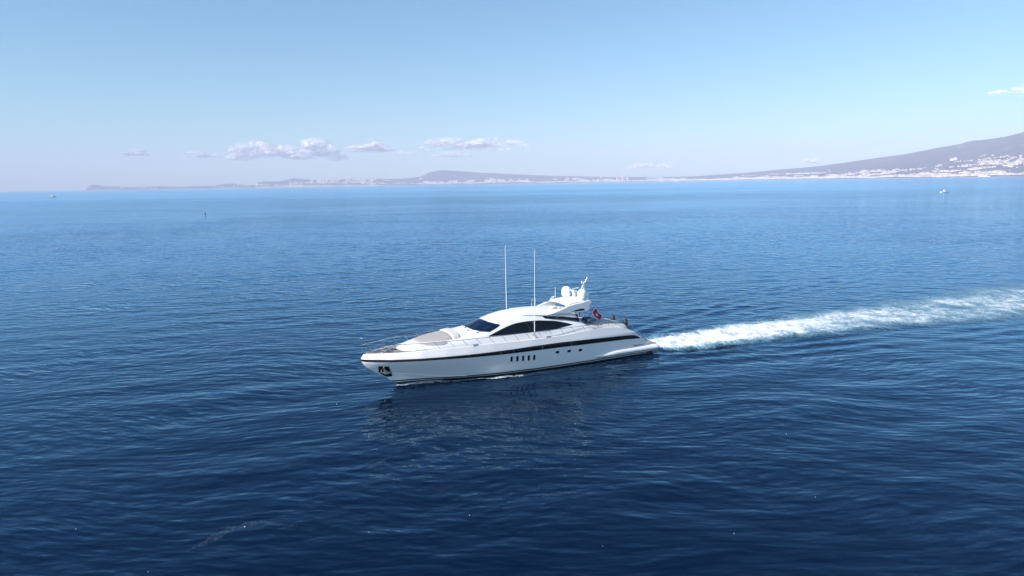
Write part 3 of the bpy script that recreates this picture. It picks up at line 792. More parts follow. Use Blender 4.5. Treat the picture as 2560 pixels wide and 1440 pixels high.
top = [(9.75, 5.30), (9.3, 5.42), (8.7, 5.50), (8.0, 5.56), (7.5, 5.60), (7.15, 5.56), (7.06, 5.46)]; bot = [(7.15, 5.36), (7.5, 5.36), (8.0, 5.38), (8.7, 5.34), (9.3, 5.28), (9.75, 5.28)]
for c in np.linspace(-1, 1, 19):
    k = 0.10 * (1 - c * c); rows.append([(x, 1.56 * c, z + k) for x, z in top + bot + top[:1]])
mb.grid(rows); mb.build('arch_wing', WHITE, Y, auto=40)
# --- satellite domes
def dome(x, y, zb_, r, hh):
    mb = MB(); pr = [(r * .55, 0), (r * .60, .10), (r * .62, .14), (r * .97, .24), (r, .34)]
    hcy = hh - r * .95
    pr += [(r, hcy * .8), (r * .995, hcy)]
    for a in np.linspace(10, 88, 9): pr.append((r * math.cos(R(a)), hcy + r * .95 * math.sin(R(a))))
    mb.lathe(pr, (x, y, zb_), 28)
    return mb.build('satellite_dome', ANTW, Y, auto=50)
dome(7.88, 1.32, 5.55, .43, 1.08); dome(7.86, -1.35, 5.48, .45, 1.10)
# --- radar scanner
mb = MB(); mb.box((7.9, 0.1, 5.95), (.30, .26, .55), .05); mb.box((7.9, 0.1, 6.27), (.42, .40, .22), .06); mb.box((7.9, .1, 5.66), (.7, .6, .08), .03)
rad = mb.build('radar', ANTW, Y)
mb = MB(); mb.box((7.9, 0.1, 6.50), (.13, 1.7, .13), .05, Matrix.Rotation(R(-62), 3, 'Z')); mb.build('scanner_bar', ANTW, rad)
mb = MB()
for y in (-.35, -.62): mb.tube([(8.2, y, 5.60), (8.2, y, 6.15)], .03, 8)
for z in (5.8, 5.95, 6.1): mb.tube([(8.2, -.35, z), (8.2, -.62, z)], .015, 6)
mb.box((8.25, -.48, 6.25), (.22, .4, .16), .04)
mb.build('equipment_frame', ANTW, Y)
mb = MB(); mb.tube([(7.4, .55, 5.6), (7.4, .55, 6.3)], .04, 8); mb.box((7.4, .55, 6.3), (.25, .18, .2), .04); mb.build('camera_post', ANTW, Y)
# --- light mast
mb = MB(); mb.tube([(7.15, .12, 5.6), (7.12, .10, 6.4), (6.75, 0, 7.05)], [.05, .045, .035], 8); mb.tube([(6.80, -.1, 5.6), (6.72, -.05, 6.4), (6.72, 0, 7.05)], [.05, .045, .035], 8)
mb.tube([(6.75, 0, 7.0), (6.42, 0, 7.25)], .03, 8); mb.tube([(7.0, .1, 6.62), (6.72, -.04, 6.62)], .025, 6); mb.tube([(7.05, .1, 6.9), (6.5, 0, 7.0)], .02, 6)
mast = mb.build('light_mast', ANTW, Y)
mb = MB()
for x, y, z in ((6.42, 0, 7.24), (6.60, .05, 7.04), (7.05, .1, 6.92)): mb.lathe([(.045, 0), (.06, .02), (.06, .2), (.04, .24)], (x, y, z), 10)
mb.build('navigation_light', ANTW, mast)
mb = MB(); mb.lathe([(.04, 0), (.05, .02), (.05, .12), (.03, .14)], (6.68, -.05, 6.42), 10); mb.build('red_light', pmat('red_lens', (.6, .03, .03), .3), mast)
# --- aerials
def aerial(pts, r, nm='whip_aerial', parent=Y):
    mb = MB(); mb.tube(pts, r, 7); return mb.build(nm, ANTW, parent)
aerial([(13.66, 2.5, 3.0), (13.66, 2.55, 3.5), (13.66, 2.62, 6.5), (13.64, 2.67, 10.74)], [.045, .038, .026, .015])
aerial([(13.66, -2.5, 3.0), (13.66, -2.55, 3.5), (13.66, -2.62, 6.5), (13.64, -2.67, 10.74)], [.045, .038, .026, .015])
mb = MB(); mb.box((13.66, 2.38, 3.25), (.16, .3, .10), .03); mb.box((13.66, 2.15, 4.28), (.06, .55, .04), .01); mb.lathe([(.07, 0), (.09, .05), (.07, .12)], (13.5, 2.62, 2.88), 10); mb.build('aerial_bracket', CHROME, Y)
for x in (11.62, 11.25): aerial([(x, -1.5, 4.80), (x - .08, -1.5, 5.75)], [.014, .008], 'small_aerial')
aerial([(8.95, -1.6, 5.40), (8.93, -1.6, 6.55)], [.022, .014], 'small_aerial'); aerial([(7.5, 1.72, 5.55), (7.5, 1.72, 6.28)], [.018, .012], 'small_aerial')
for x, z in ((9.42, .2), (9.28, .34), (9.12, .36)):
    mb = MB(); mb.lathe([(.03, 0), (.035, z * .7), (.055, z * .75), (.05, z)], (x, -1.6, 5.34), 10); mb.build('mushroom_aerial', ANTW, Y)
mb = MB(); mb.tube([(9.6, -1.6, 5.33), (9.95, -1.6, 5.28)], [.05, .07], 10); mb.build('horn', CHROME, Y)
mb = MB(); mb.box((10.6, 0.7, cab_z(10.6, .7, zh, wh) + .07), (.5, .4, .16), .05); mb.lathe([(.07, 0), (.1, .05), (.09, .17)], (10.1, .9, cab_z(10.1, .9, zh, wh)), 12); mb.build('searchlight', ANTW, Y)

# --- foredeck: sun pad, cushions
def hwp(x): return lin(x, [20.9, 21.5, 22.6, 23.3, 23.62, 23.74], [1.66, 1.58, 1.25, .95, .72, .45])
def pad(x0, x1, hw, t, mat, nm, y0=None):
    mb = MB(); rows = []
    for i in range(25):
        x = x0 + (x1 - x0) * i / 24; ed = min(1, i / 1.5, (24 - i) / 1.5)
        a, b_ = (-hw(x), hw(x)) if y0 is None else (y0(x), hw(x))
        row = []
        for j in range(25):
            c = j / 24; y = a + (b_ - a) * c; e2 = min(1, j / 1.5, (24 - j) / 1.5); k = min(ed, e2)
            row.append((x, y, cab_z(x, y) + (t * (k ** .5) if k > 0 else -.01)))
        rows.append(row)
    mb.grid(rows); return mb.build(nm, mat, Y, auto=50)
p_ = pad(20.9, 23.72, hwp, .09, PAD, 'sun_pad')
mb = MB()
for y in (-.55, .55): mb.tube([(x, y * hwp(x) / 1.66, cab_z(x, y * hwp(x) / 1.66) + .088) for x in np.linspace(21.0, 23.6, 12)], .012, 5)
mb.build('pad_seam', GREYL, p_)
pad(20.32, 20.86, lambda x: 1.68, .16, PADL, 'headrest')
for sg in (1, -1):
    mb = MB(); rows = []
    for i in range(17):
        x = 21.5 + 2.1 * i / 16; ya = lin(x, [21.5, 22.6, 23.6], [1.66, 1.36, 1.02]); yb = lin(x, [21.5, 21.9, 22.8, 23.35, 23.6], [1.82, 1.86, 1.66, 1.46, 1.1])
        rows.append([(x, sg * (ya + (yb - ya) * c), cab_z(x, ya + (yb - ya) * c) + (.05 if 0 < c < 1 and 0 < i < 16 else .003)) for c in (0, .1, .5, .9, 1)])
    mb.grid(rows); mb.build('side_cushion', PAD, Y)
# --- anchor gear on the foredeck
for x, y in ((26.35, .38), (26.35, -.38)):
    mb = MB(); mb.lathe([(.16, 0), (.17, .05), (.11, .08), (.09, .2), (.15, .26), (.15, .32), (.05, .36)], (x, y, 2.97), 16)
    mb.box((x - .3, y, 3.05), (.35, .2, .16), .04); mb.build('windlass', CHROME, Y)
mb = MB()
for y in (.38, -.38): mb.tube([(26.4 + .12 * k, y * (1 - k * .09), 3.03 + (.02 if k % 2 else 0)) for k in range(9)], .035, 6)
mb.build('anchor_chain', CHROME, Y)
mb = MB(); rr_ = random.Random(9)
for i in range(34):
    x = rr_.uniform(25.5, 27.3); y = rr_.uniform(-.9, 1) * max(.1, inner(x, 3.0, .35)); s_ = rr_.uniform(.05, .13)
    if rr_.random() < .5: mb.lathe([(s_, 0), (s_ * 1.1, s_ * .6), (s_ * .5, s_)], (x, y, 2.98), 8)
    else: mb.box((x, y, 3.0), (s_ * 2.4, s_ * .8, .07), .02, Matrix.Rotation(rr_.uniform(0, 3), 3, 'Z'))
mb.build('deck_fitting', CHROME, Y)
mb = MB(); mb.box((25.6, 0, 3.03), (.55, .55, .06), .02); mb.build('deck_hatch', GLASS, Y)

# --- guard rails
def rail_y(x): return max(0.0, half(x, 3.0) - .08)
BXS = [26.75, 25.77, 24.58, 23.45, 22.29, 21.1, 19.97, 18.78, 17.66, 16.47, 15.32, 14.2, 13.03, 11.92, 10.75, 9.6, 8.47]
for sg in (1, -1):
    pts = []
    for x in list(np.linspace(7.55, 27.6, 60)):
        pts.append((x, sg * rail_y(min(x, 27.9)) * (1 if x < 26 else 1 + .0), lin(x, [7.5, 10, 14, 26, 28.2], [3.58, 3.58, 3.62, 3.66, 3.72])))
    pts = [(7.05, sg * rail_y(7), 3.16), (7.25, sg * rail_y(7), 3.45)] + pts + [(28.05, sg * .16, 3.70), (28.18, 0, 3.70)]
    mb = MB(); mb.tube(pts, .024, 7); gr = mb.build('guard_rail', CHROME, Y)
    for x in BXS + [27.5]:
        x1 = x + .5 if x < 27 else x + .15
        mb = MB(); mb.tube([(x, sg * rail_y(x), smooth_top(x)), (x1, sg * rail_y(min(x1, 27.9)), 3.63)], .018, 6)
        mb.lathe([(.035, 0), (.03, .03)], (x, sg * rail_y(x), smooth_top(x) + .02), 8); mb.build('stanchion', CHROME, gr)
mb = MB(); mb.tube([(28.2, 0, 3.40), (28.19, 0, 4.22)], .022, 8); mb.lathe([(.05, 0), (.07, .03), (.07, .16), (.04, .2)], (28.19, 0, 4.1), 10); mb.lathe([(.02, -.1), (.07, -.05), (.07, .05), (.02, .1)], (28.2, 0, 3.42), 12)
mb.tube([(27.75, 0.12, 2.96), (27.75, .12, 3.45), (28.2, 0, 3.45)], .02, 7); mb.build('jackstaff', CHROME, Y)
# bow fittings
mb = MB(); mb.box((27.55, .18, 3.02), (.30, .08, .10), .02); mb.box((27.55, -.18, 3.02), (.30, .08, .10), .02); mb.tube([(27.4, .3, 3.0), (27.35, -.3, 3.0)], .03, 6); mb.build('fairlead', CHROME, Y)
mb = MB(); mb.lathe([(.0, 0), (.05, .02), (.06, .06), (.03, .1)], (28.28, 0, 2.26), 10); mb.build('bow_eye', CHROME, Y)
# cleats
for sg in (1, -1):
    for x in (19.35, 12.44):
        y = sg * (rail_y(x) + .04); z = smooth_top(x)
        mb = MB(); mb.tube([(x - .28, y, z + .09), (x + .28, y, z + .09)], [.022, .022], 7); mb.tube([(x - .09, y, z), (x - .09, y, z + .16)], .028, 7); mb.tube([(x + .09, y, z), (x + .09, y, z + .16)], .028, 7); mb.box((x, y, z + .03), (.5, .1, .03), .01)
        mb.build('cleat', CHROME, Y)

# --- aft: cockpit lounge, stern rails, fenders, flag
mb = MB(); rows = []
def az_(x): return lin(x, [2.7, 3.2, 4.5, 6.0, 7.6, 8.6], [2.62, 3.0, 3.2, 3.35, 3.5, 3.75])
def aw_(x): return lin(x, [2.7, 3.2, 4.5, 6, 8.6], [1.75, 2.05, 2.25, 2.2, 2.1])
for x in np.linspace(2.75, 8.6, 30):
    rows.append([(x, aw_(x) * c, az_(x) - .42 * abs(c) ** 5) for c in np.linspace(1, -1, 25)])
mb.grid(rows); lo_ = solid(mb.build('aft_sun_pad', PADL, Y), .3)
mb = MB()
for x in (4.4, 5.6, 6.9): mb.tube([(x, aw_(x) * c, az_(x) - .42 * abs(c) ** 5 + .006) for c in np.linspace(.96, -.96, 17)], .014, 5)
mb.build('pad_seam', GREYL, lo_)
mb = MB(); mb.grid([[(8.62, y, 2.9), (8.5, y, 3.6), (8.75, y, 4.45)] for y in np.linspace(-1.9, 1.9, 9)]); mb.build('cockpit_door', GLASS, Y)
mb = MB()
NAVY = pmat('navy_canvas', (.05, .07, .13), .9)
for y0_ in (1.3, -1.3):
    mb = MB(); mb.box((7.1, y0_, 3.72), (.9, 1.2, .30), .1); mb.build('cockpit_seat', NAVY, Y)
# coaming closing the gap beside the lounge
mb = MB()
for sg in (1, -1):
    mb.grid([[(x, sg * (half(x, min(3.0, smooth_top(x))) - .02), smooth_top(x) + .0), (x, sg * (half(x, 3.0) - .28), smooth_top(x) + .03), (x, sg * (aw_(x) - .05), min(smooth_top(x), az_(x)) - .25)] for x in np.linspace(2.9, 6.2, 16)])
mb.build('quarter_coaming', WHITE, Y)
for sg in (1, -1):
    mb = MB(); x = 2.62; y = 1.0 * sg
    mb.lathe([(.02, -.44), (.12, -.42), (.20, -.33), (.25, -.15), (.25, .15), (.21, .36), (.12, .47), (.02, .49)], (x, y, 2.78), 20)
    fd = mb.build('fender', RUBBER, Y)
    mb = MB()
    for yy in (-.28, .28): mb.tube([(x + .26, y + yy, 2.15), (x + .26, y + yy, 3.22), (x + .02, y + yy * .2, 3.26)], .018, 6); mb.tube([(x - .27, y + yy, 2.0), (x - .27, y + yy, 2.95)], .018, 6)
    for zz in (2.65, 3.0): mb.tube([(x + .27, y - .28, zz), (x + .27, y + .28, zz), (x - .27, y + .28, zz), (x - .27, y - .28, zz), (x + .27, y - .28, zz)], .014, 6)
    mb.build('fender_rack', CHROME, fd)
for sg in (1, -1):
    mb = MB(); pl = [(7.0, sg * 2.62, 3.16), (6.85, sg * 2.6, 3.55), (6.1, sg * 2.6, 3.66), (5.4, sg * 2.6, 3.64), (5.1, sg * 2.6, 3.50), (5.0, sg * 2.6, 3.1)]
    mb.tube(pl, .024, 7); mb.tube([(5.8, sg * 2.6, 3.1), (5.85, sg * 2.6, 3.65)], .018, 6); mb.tube([(6.6, sg * 2.6, 3.1), (6.7, sg * 2.6, 3.6)], .018, 6); mb.build('stern_rail', CHROME, Y)
    mb = MB()
    for x in (2.85, 2.0): mb.tube([(x, sg * 2.3, smooth_top(x)), (x, sg * 2.3, smooth_top(x) + .48)], .018, 6)
    mb.tube([(2.85, sg * 2.3, smooth_top(2.85) + .48), (2.0, sg * 2.3, smooth_top(2.0) + .48), (1.5, sg * 2.3, smooth_top(1.5) + .1)], .016, 6); mb.build('stair_rail', CHROME, Y)
mb = MB(); mb.tube([(6.4, 0, 3.42), (5.42, 0, 4.66)], [.028, .02], 8); pole = mb.build('flag_pole', pmat('dark_varnish', (.05, .03, .02), .3), Y)
# flag: red with a white border and a white eight-pointed cross
A_, B_, C_, D_ = Vector((5.5, 0, 4.56)), Vector((5.92, .02, 3.98)), Vector((4.96, .05, 3.02)), Vector((4.60, -.02, 3.58))
def fm(u, v):
    p = (A_ * (1 - v) + B_ * v) * (1 - u) + (D_ * (1 - v) + C_ * v) * u
    return p + Vector((0.02 * math.sin(u * 7), .09 * math.sin(u * 8.5 + v * 1.2) * min(1, u * 3), 0.03 * math.sin(u * 6 + v * 2)))
flm = [pmat('white_flag_cloth', (.82, .80, .80), .85), pmat('red_flag_cloth', (.50, .012, .03), .85)]
nu, nv = 96, 64; V = [fm(i / nu, j / nv) for j in range(nv + 1) for i in range(nu + 1)]; Fc = []; mi = []
for j in range(nv):
    for i in range(nu):
        Fc.append((j * (nu + 1) + i, j * (nu + 1) + i + 1, (j + 1) * (nu + 1) + i + 1, (j + 1) * (nu + 1) + i))
        u, v = (i + .5) / nu, (j + .5) / nv
        brd = u < .09 or u > .93 or v < .11 or v > .89
        X, Z = (u - .52) * 1.5, v - .5; r1, r2 = max(abs(X), abs(Z)), min(abs(X), abs(Z))
        notch = r1 > .27 - r2 * .9 + .0 and r1 > .19 and r2 < (r1 - .19) * .55
        cross = r1 < .18 and r2 < .025 + r1 * .30 and not notch
        mi.append(0 if brd or cross else 1)
fl = mesh('flag', V, Fc, None, pole)
for mm in flm: fl.data.materials.append(mm)
fl.data.polygons.foreach_set('material_index', mi); fl.data.update()
fl['label'] = 'red ensign with white border and white eight-pointed cross'
# lettering on the quarter
tcu = bpy.data.curves.new('lettering', 'FONT'); tcu.body = 'MANGUSTA 92'; tcu.size = .165; tcu.extrude = .004; tcu.offset = .002; tcu.shear = .25; tcu.space_character = 1.12
lt = bpy.data.objects.new('lettering', tcu); col.objects.link(lt); lt.parent = Y; tcu.materials.append(BLACK)
bpy.context.view_layer.update()
lme = bpy.data.meshes.new_from_object(lt.evaluated_get(bpy.context.evaluated_depsgraph_get())); bpy.data.objects.remove(lt)
lt = bpy.data.objects.new('lettering', lme); col.objects.link(lt); lt.parent = Y
n = hull_n(2.5, 1.02); p0 = hull_pt(3.10, .97, 0); p1 = hull_pt(1.95, .97, 0)
xa = (p1 - p0).normalized(); za = n - xa * n.dot(xa); za.normalize(); ya = za.cross(xa)
lt.matrix_local = Matrix(((xa.x, ya.x, za.x, p0.x + za.x * .02), (xa.y, ya.y, za.y, p0.y + za.y * .02), (xa.z, ya.z, za.z, p0.z + za.z * .02), (0, 0, 0, 1)))

# ------------------------------------------------------------------ foam
def foam_material(name, thick=1.0, turq=True, scale=1.0):
    m = bpy.data.materials.new(name); m.use_nodes = True; nt = m.node_tree; N = nt.nodes; L = nt.links; N.clear()
    out = nd(nt, 'ShaderNodeOutputMaterial'); at = nd(nt, 'ShaderNodeAttribute'); at.attribute_name = 'dens'
    tc = nd(nt, 'ShaderNodeTexCoord')
    def noise(sx, sy, det, rough, dist=0.0):
        mp = nd(nt, 'ShaderNodeMapping'); mp.inputs['Scale'].default_value = (sx * scale, sy * scale, 1); L.new(tc.outputs['Object'], mp.inputs['Vector'])
        nz = nd(nt, 'ShaderNodeTexNoise'); nz.inputs['Scale'].default_value = 1; nz.inputs['Detail'].default_value = det; nz.inputs['Roughness'].default_value = rough; nz.inputs['Distortion'].default_value = dist
        L.new(mp.outputs[0], nz.inputs['Vector']); return nz.outputs['Fac']
    def mt(op, a, bb=None):
        n_ = nd(nt, 'ShaderNodeMath', operation=op)
        for i, v in enumerate((a, bb)):
            if v is None: continue
            if isinstance(v, (int, float)): n_.inputs[i].default_value = v
            else: L.new(v, n_.inputs[i])
        return n_.outputs[0]
    def mr(a, lo, hi, x0=0., x1=1.):
        n_ = nd(nt, 'ShaderNodeMapRange'); L.new(a, n_.inputs[0])
        for i, v in enumerate((lo, hi, x0, x1)): n_.inputs[i + 1].default_value = v
        return n_.outputs[0]
    a1 = noise(.42, .26, 8, .66, .8); a2 = noise(2.6, 1.3, 6, .74, 1.2); a3 = noise(.09, .16, 3, .5)
    mixn = mt('ADD', mt('MULTIPLY', a1, .42), mt('ADD', mt('MULTIPLY', a2, .46), mt('MULTIPLY', a3, .12)))
    # the denser the churn, the lower the threshold the noise has to pass
    v = mt('ADD', mixn, mt('MULTIPLY', mt('SUBTRACT', at.outputs['Fac'], .5), .62))
    white = mr(v, .505, .65); aer = mr(v, .33, .50)
    dfw = nd(nt, 'ShaderNodeBsdfPrincipled'); dfw.inputs['Base Color'].default_value = (.72, .74, .76, 1); dfw.inputs['Roughness'].default_value = .8; dfw.inputs['IOR'].default_value = 1.3
    bp = nd(nt, 'ShaderNodeBump'); bp.inputs['Strength'].default_value = .8; bp.inputs['Distance'].default_value = .25; L.new(mixn, bp.inputs['Height']); L.new(bp.outputs[0], dfw.inputs['Normal'])
    dft = nd(nt, 'ShaderNodeBsdfPrincipled'); dft.inputs['Base Color'].default_value = (.17, .33, .44, 1) if turq else (.03, .09, .14, 1)
    dft.inputs['Roughness'].default_value = .12; dft.inputs['IOR'].default_value = 1.333; L.new(bp.outputs[0], dft.inputs['Normal'])
    tr = nd(nt, 'ShaderNodeBsdfTransparent')
    m1 = nd(nt, 'ShaderNodeMixShader'); L.new(mt('MULTIPLY', aer, .78), m1.inputs[0]); L.new(tr.outputs[0], m1.inputs[1]); L.new(dft.outputs[0], m1.inputs[2])
    m2 = nd(nt, 'ShaderNodeMixShader'); L.new(white, m2.inputs[0]); L.new(m1.outputs[0], m2.inputs[1]); L.new(dfw.outputs[0], m2.inputs[2])
    L.new(m2.outputs[0], out.inputs['Surface'])
    return m
def foam_sheet(name, ctr, hw, x0, x1, nx, ny, dens, lump, mat, zoff=.03, side=None):
    """ctr(x), hw(x): centre line and half width in the yacht's frame"""
    xs = np.linspace(x0, x1, nx)[:, None]; c = np.linspace(-1, 1, ny)[None, :]
    lx = np.broadcast_to(xs, (nx, ny)).copy(); ly = ctr(xs) + hw(xs) * c
    wx = YO.x + lx * FW.x + ly * PT.x; wy = YO.y + lx * FW.y + ly * PT.y
    d = dens(xs, c) * np.ones_like(lx)
    nz = fbm(lx * .9, ly * 1.3, 4, 5) - .35
    z = wave(wx, wy) + zoff + lump(xs, c) * np.maximum(nz, 0) * 1.6 * np.clip(d * 1.6, 0, 1)
    V = np.stack([wx, wy, z], -1).reshape(-1, 3)
    i = (np.arange(nx - 1)[:, None] * ny + np.arange(ny - 1)[None, :]).ravel()
    o = bigmesh(name, V, np.stack([i, i + 1, i + ny + 1, i + ny], -1)[:, ::-1], mat)
    at = o.data.attributes.new('dens', 'FLOAT', 'POINT'); at.data.foreach_set('value', d.astype(np.float32).ravel())
    return o
FM = foam_material('wake_foam')
CX = [-130, -60, -45, -25, -15, -5, 0.5]; CY = [22, 7.3, 5.6, 2.7, 1.4, .9, .4]; HX = [-130, -60, -45, -25, -15, -8, -3, .5]; HY = [24, 13.8, 10.6, 7.4, 5.7, 4.9, 3.9, 2.7]
def wk_d(x, c):
    base = np.interp(x, [-130, -70, -45, -28, -15, -2, .5], [.50, .55, .55, .61, .72, .82, .60])
    edge = np.clip((1 - np.abs(c) ** 1.5) * 1.25, 0, 1) * (0.80 + 0.45 * fbm(x * .35 + 9, c * 5 + 7 + x * .02, 4, 31))
    port = 1 - .25 * np.clip((c - .1) / .7, 0, 1) * np.clip((-x - 12) / 12, 0, 1)
    return base * edge * port
wk = foam_sheet('wake_foam', lambda x: np.interp(x, CX, CY), lambda x: np.interp(x, HX, HY), -130, .45, 900, 90, wk_d, lambda x, c: np.interp(x, [-80, -25, -3, .5], [.05, .22, .55, .15]), FM)
tag(wk, 'long churned white foam wake trailing behind the yacht', 'wake', kind='stuff')
FM2 = foam_material('bow_wave_foam', turq=False, scale=2.2)
def wly(x): return np.array([[half(float(v), 0.0)] for v in np.ravel(x)])
bw = foam_sheet('bow_wave_foam', lambda x: wly(x) + .30 + np.interp(x, [3, 18, 25.5], [.9, .35, -.05]), lambda x: np.interp(x, [3, 15, 22, 25.6], [1.0, .55, .42, .25]), 3, 25.7, 420, 26,
                lambda x, c: np.interp(x, [3, 10, 14.5, 16, 18, 20, 22.5, 25, 25.7], [.20, .34, .40, .56, .66, .54, .64, .75, .5]) * np.clip((1 - c * c) * 1.6, 0, 1), lambda x, c: np.interp(x, [3, 12, 25], [.03, .12, .24]), FM2, .02)
tag(bw, 'thin white curl of foam along the waterline of the yacht', 'foam', kind='stuff')

# ------------------------------------------------------------------ other craft
def small_boat(name, loc, rz, L_, label, kind):
    e = empty(name, loc, rz); tag(e, label, 'boat')
    mb = MB(); rows = []
    for x in np.linspace(-.5, .5, 21):
        b_ = .17 * L_ * math.sqrt(max(0, 1 - max(0, (x - .0) / .5) ** 2.4)) * (1 if x < 0 else 1); sh = (.10 + .05 * max(0, x * 2) ** 2) * L_
        rows.append([(x * L_ - .06 * L_ * (1 - t) * max(0, x * 2), b_ * (.72 + .28 * t) * s, -.2 + (sh + .2) * t) for t, s in ((0, 1), (.5, 1), (1, 1), (1, 0), (1, -1), (.5, -1), (0, -1))])
    mb.grid(rows); mb.add(rows[0], [tuple(range(7))]); mb.build('hull', WHITE, e)
    if kind == 'cabin':
        mb = MB(); mb.box((.02 * L_, 0, .19 * L_), (.38 * L_, .22 * L_, .17 * L_), .04 * L_); cb = mb.build('wheelhouse', WHITE, e)
        mb = MB(); mb.box((.06 * L_, 0, .22 * L_), (.24 * L_, .226 * L_, .05 * L_), .01); mb.build('window', GLASS, cb)
        mb = MB(); mb.box((-.02 * L_, 0, .30 * L_), (.42 * L_, .25 * L_, .02 * L_), .01 * L_); mb.build('roof', WHITE, cb)
        mb = MB(); mb.tube([(-.15 * L_, 0, .28 * L_), (-.17 * L_, 0, .45 * L_)], .03, 6); mb.build('mast', ANTW, e)
        mb = MB(); mb.lathe([(.02, -.3), (.16, -.2), (.16, .2), (.02, .3)], (.40 * L_, -.14 * L_, .07 * L_), 10); mb.build('fender', RUBBER, e)
    else:
        mb = MB(); rr = [(.0, .10), (.02, .17), (.06, .16), (.10, .11)]
        mb.grid([[(x * L_, y * L_ * .11, (z if abs(y) < 1 else .10) * L_) for y in (-1, -.8, 0, .8, 1)] for x, z in rr]); mb.build('windscreen', GLASS, e)
        mb = MB(); mb.box((-.30 * L_, 0, .13 * L_), (.2 * L_, .22 * L_, .06 * L_), .02 * L_); mb.build('aft_seat', PADL, e)
        mb = MB(); mb.tube([(-.1 * L_, .13 * L_, .1 * L_), (-.16 * L_, .1 * L_, .24 * L_), (-.16 * L_, -.1 * L_, .24 * L_), (-.1 * L_, -.13 * L_, .1 * L_)], .05, 6); mb.build('roll_bar', ANTW, e)
    return e
small_boat('cabin_boat', (434.2, 697.3, .05), R(6), 8.2, 'small white cabin boat with wheelhouse in the distance below the volcano', 'cabin')
sb = small_boat('speedboat', (-1018, 1555.7, 1.0), R(10), 14.0, 'tiny white speedboat near the horizon at the far left', 'speed')
mb = MB(); mb.prism([(-5.2, .6), (.8, .6), (.2, 3.0), (-4.6, 3.4)], -1.7, 1.7); bevel(mb.build('cabin_top', ANTW, sb, False), .25)
sb.rotation_euler = (0, R(-4), R(10))
# dark marker buoy
e = empty('marker_buoy', (-195.4, 445.1, 0), 0); tag(e, 'small dark buoy floating alone on the open water at left', 'buoy')
mb = MB(); mb.lathe([(.05, -.3), (.45, -.2), (.5, .1), (.38, .35), (.1, .45)], (0, 0, 0), 16); mb.build('float', RUBBER, e)
mb = MB(); mb.tube([(0, 0, .4), (.12, 0, .95)], .06, 6); mb.box((.25, 0, .8), (.3, .05, .25), .01); mb.build('marker_pole', RUBBER, e)
# ships and sails close to the far shore
def ship(name, px, dist, L_, H_, label, cat, sail=False):
    az = az_of(px); e = empty(name, (dist * math.sin(az), dist * math.cos(az), 0), -az + .2); tag(e, label, cat)
    if sail:
        mb = MB(); mb.lathe([(.02 * L_, -L_ / 2), (.12 * L_, -L_ / 4), (.14 * L_, 0), (.02 * L_, L_ / 2)], (0, 0, .08 * L_), 10, 'x', 1, .7); mb.build('hull', WHITE, e)
        mb = MB(); mb.add([(-.4 * L_, 0, .25 * L_), (.02 * L_, .3, .25 * L_), (.02 * L_, .1, H_), (.06 * L_, 0, .2 * L_), (.5 * L_, .2, .2 * L_), (.04 * L_, 0, H_ * .9)], [(0, 1, 2), (3, 4, 5)]); solid(mb.build('sail', ANTW, e, False), .3)
        mb = MB(); mb.tube([(.03 * L_, 0, 0), (.03 * L_, 0, H_)], .3, 6); mb.build('mast', ANTW, e)
    else:
        mb = MB(); hp = [(-.5 * L_, -1), (.42 * L_, -1), (.5 * L_, H_ * .45), (-.5 * L_, H_ * .38)]; mb.prism(hp, -.07 * L_, .07 * L_); mb.build('hull', WHITE, e, False)
        mb = MB(); mb.prism([(-.42 * L_, H_ * .38), (.25 * L_, H_ * .40), (.2 * L_, H_ * .75), (-.38 * L_, H_ * .75)], -.06 * L_, .06 * L_); mb.build('superstructure', WHITE, e, False)
        mb = MB(); mb.box((-.2 * L_, 0, H_ * .85), (.07 * L_, .05 * L_, H_ * .25)); mb.build('funnel', TM[2], e, False)
ship('sailing_boat', 744, 15000, 36, 62, 'tiny white sailing boat under the left headland', 'sailing boat', True)
ship('ferry', 1652, 13200, 85, 26, 'small white ferry left of the other before the far city', 'ship')
ship('ferry', 1690, 13000, 100, 24, 'small white ferry right of the other before the far city', 'ship')
ship('moored_ship', 2452, 9300, 115, 22, 'white ship moored at the shore below the volcano at right', 'ship')

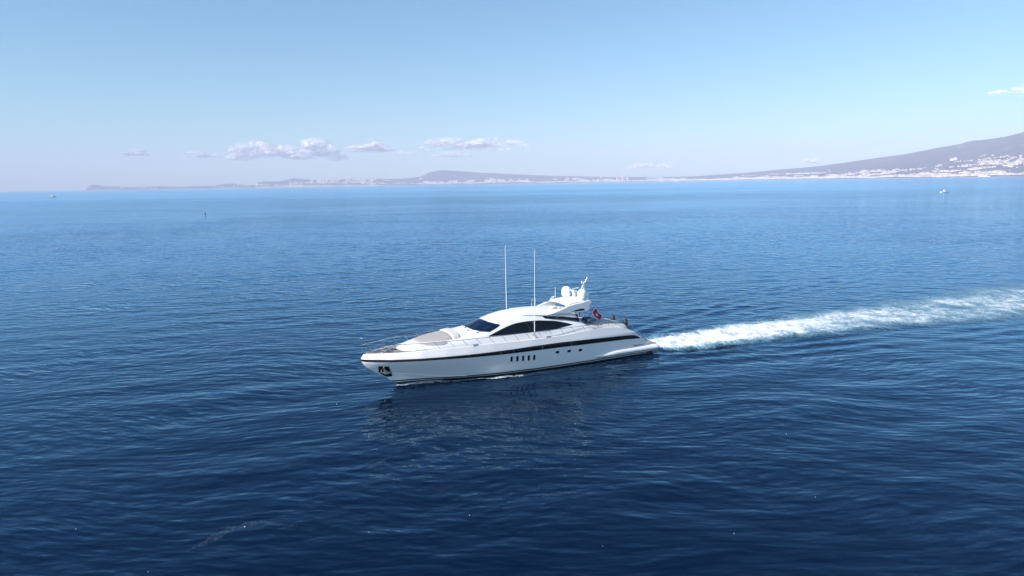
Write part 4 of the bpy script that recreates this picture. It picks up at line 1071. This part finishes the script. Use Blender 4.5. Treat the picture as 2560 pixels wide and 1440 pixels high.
# drifting bits in the near water
mb = MB(); r3 = random.Random(5)
for i in range(12):
    x = r3.uniform(-22, 20); y = r3.uniform(26, 52); q = r3.uniform(.006, .016); z = float(wave(np.array(x), np.array(y))) + .01
    mb.lathe([(q * .6, -.01), (q, 0), (q * .6, .012)], (x, y, z), 6, sx=r3.uniform(1, 2))
o = mb.build('foam_specks', ANTW, None); tag(o, 'scattered white foam specks drifting on the near water', 'foam', kind='stuff')
jm = bpy.data.materials.new('jelly'); jm.use_nodes = True; nt = jm.node_tree; b = nt.nodes['Principled BSDF']; b.inputs['Base Color'].default_value = (.12, .16, .20, 1); b.inputs['Roughness'].default_value = .3
tr = nd(nt, 'ShaderNodeBsdfTransparent'); mx = nd(nt, 'ShaderNodeMixShader'); tc = nd(nt, 'ShaderNodeTexCoord'); nz = nd(nt, 'ShaderNodeTexNoise'); nz.inputs['Scale'].default_value = 5; nz.inputs['Detail'].default_value = 4
mr = nd(nt, 'ShaderNodeMapRange'); nt.links.new(tc.outputs['Object'], nz.inputs['Vector']); nt.links.new(nz.outputs['Fac'], mr.inputs[0])
for i, v in enumerate((.38, .66, .0, .26)): mr.inputs[i + 1].default_value = v
nt.links.new(mr.outputs[0], mx.inputs[0]); nt.links.new(tr.outputs[0], mx.inputs[1]); nt.links.new(b.outputs[0], mx.inputs[2]); nt.links.new(mx.outputs[0], nt.nodes['Material Output'].inputs['Surface'])
for pts, wd0, lab in (([(-8.7, 38.3), (-8.3, 38.9), (-7.9, 39.7), (-7.45, 40.2)], .13, 'pale streak of drifting jelly on the water below the yacht bow'),
                      ([(-15.0, 29.4), (-14.5, 30.2), (-13.8, 31.4), (-12.6, 32.1), (-10.6, 31.5)], .30, 'long dim brownish jelly strand in the dark water at bottom left')):
    mb = MB(); rows = []; n = 24
    for i in range(n + 1):
        t = i / n * (len(pts) - 1); k = min(int(t), len(pts) - 2); f = t - k; f = f * f * (3 - 2 * f)
        x = pts[k][0] * (1 - f) + pts[k + 1][0] * f; y = pts[k][1] * (1 - f) + pts[k + 1][1] * f
        w_ = wd0 * math.sin(math.pi * (i + .6) / (n + 1.2)) * (1 + .4 * math.sin(i * 1.7))
        rows.append([(x + w_ * c * .7, y - w_ * c * .7, float(wave(np.array(x), np.array(y))) + .012 - .01 * c * c) for c in (-1, -.5, 0, .5, 1)])
    mb.grid(rows); o = mb.build('jelly_strand', jm, None); tag(o, lab, 'jelly')
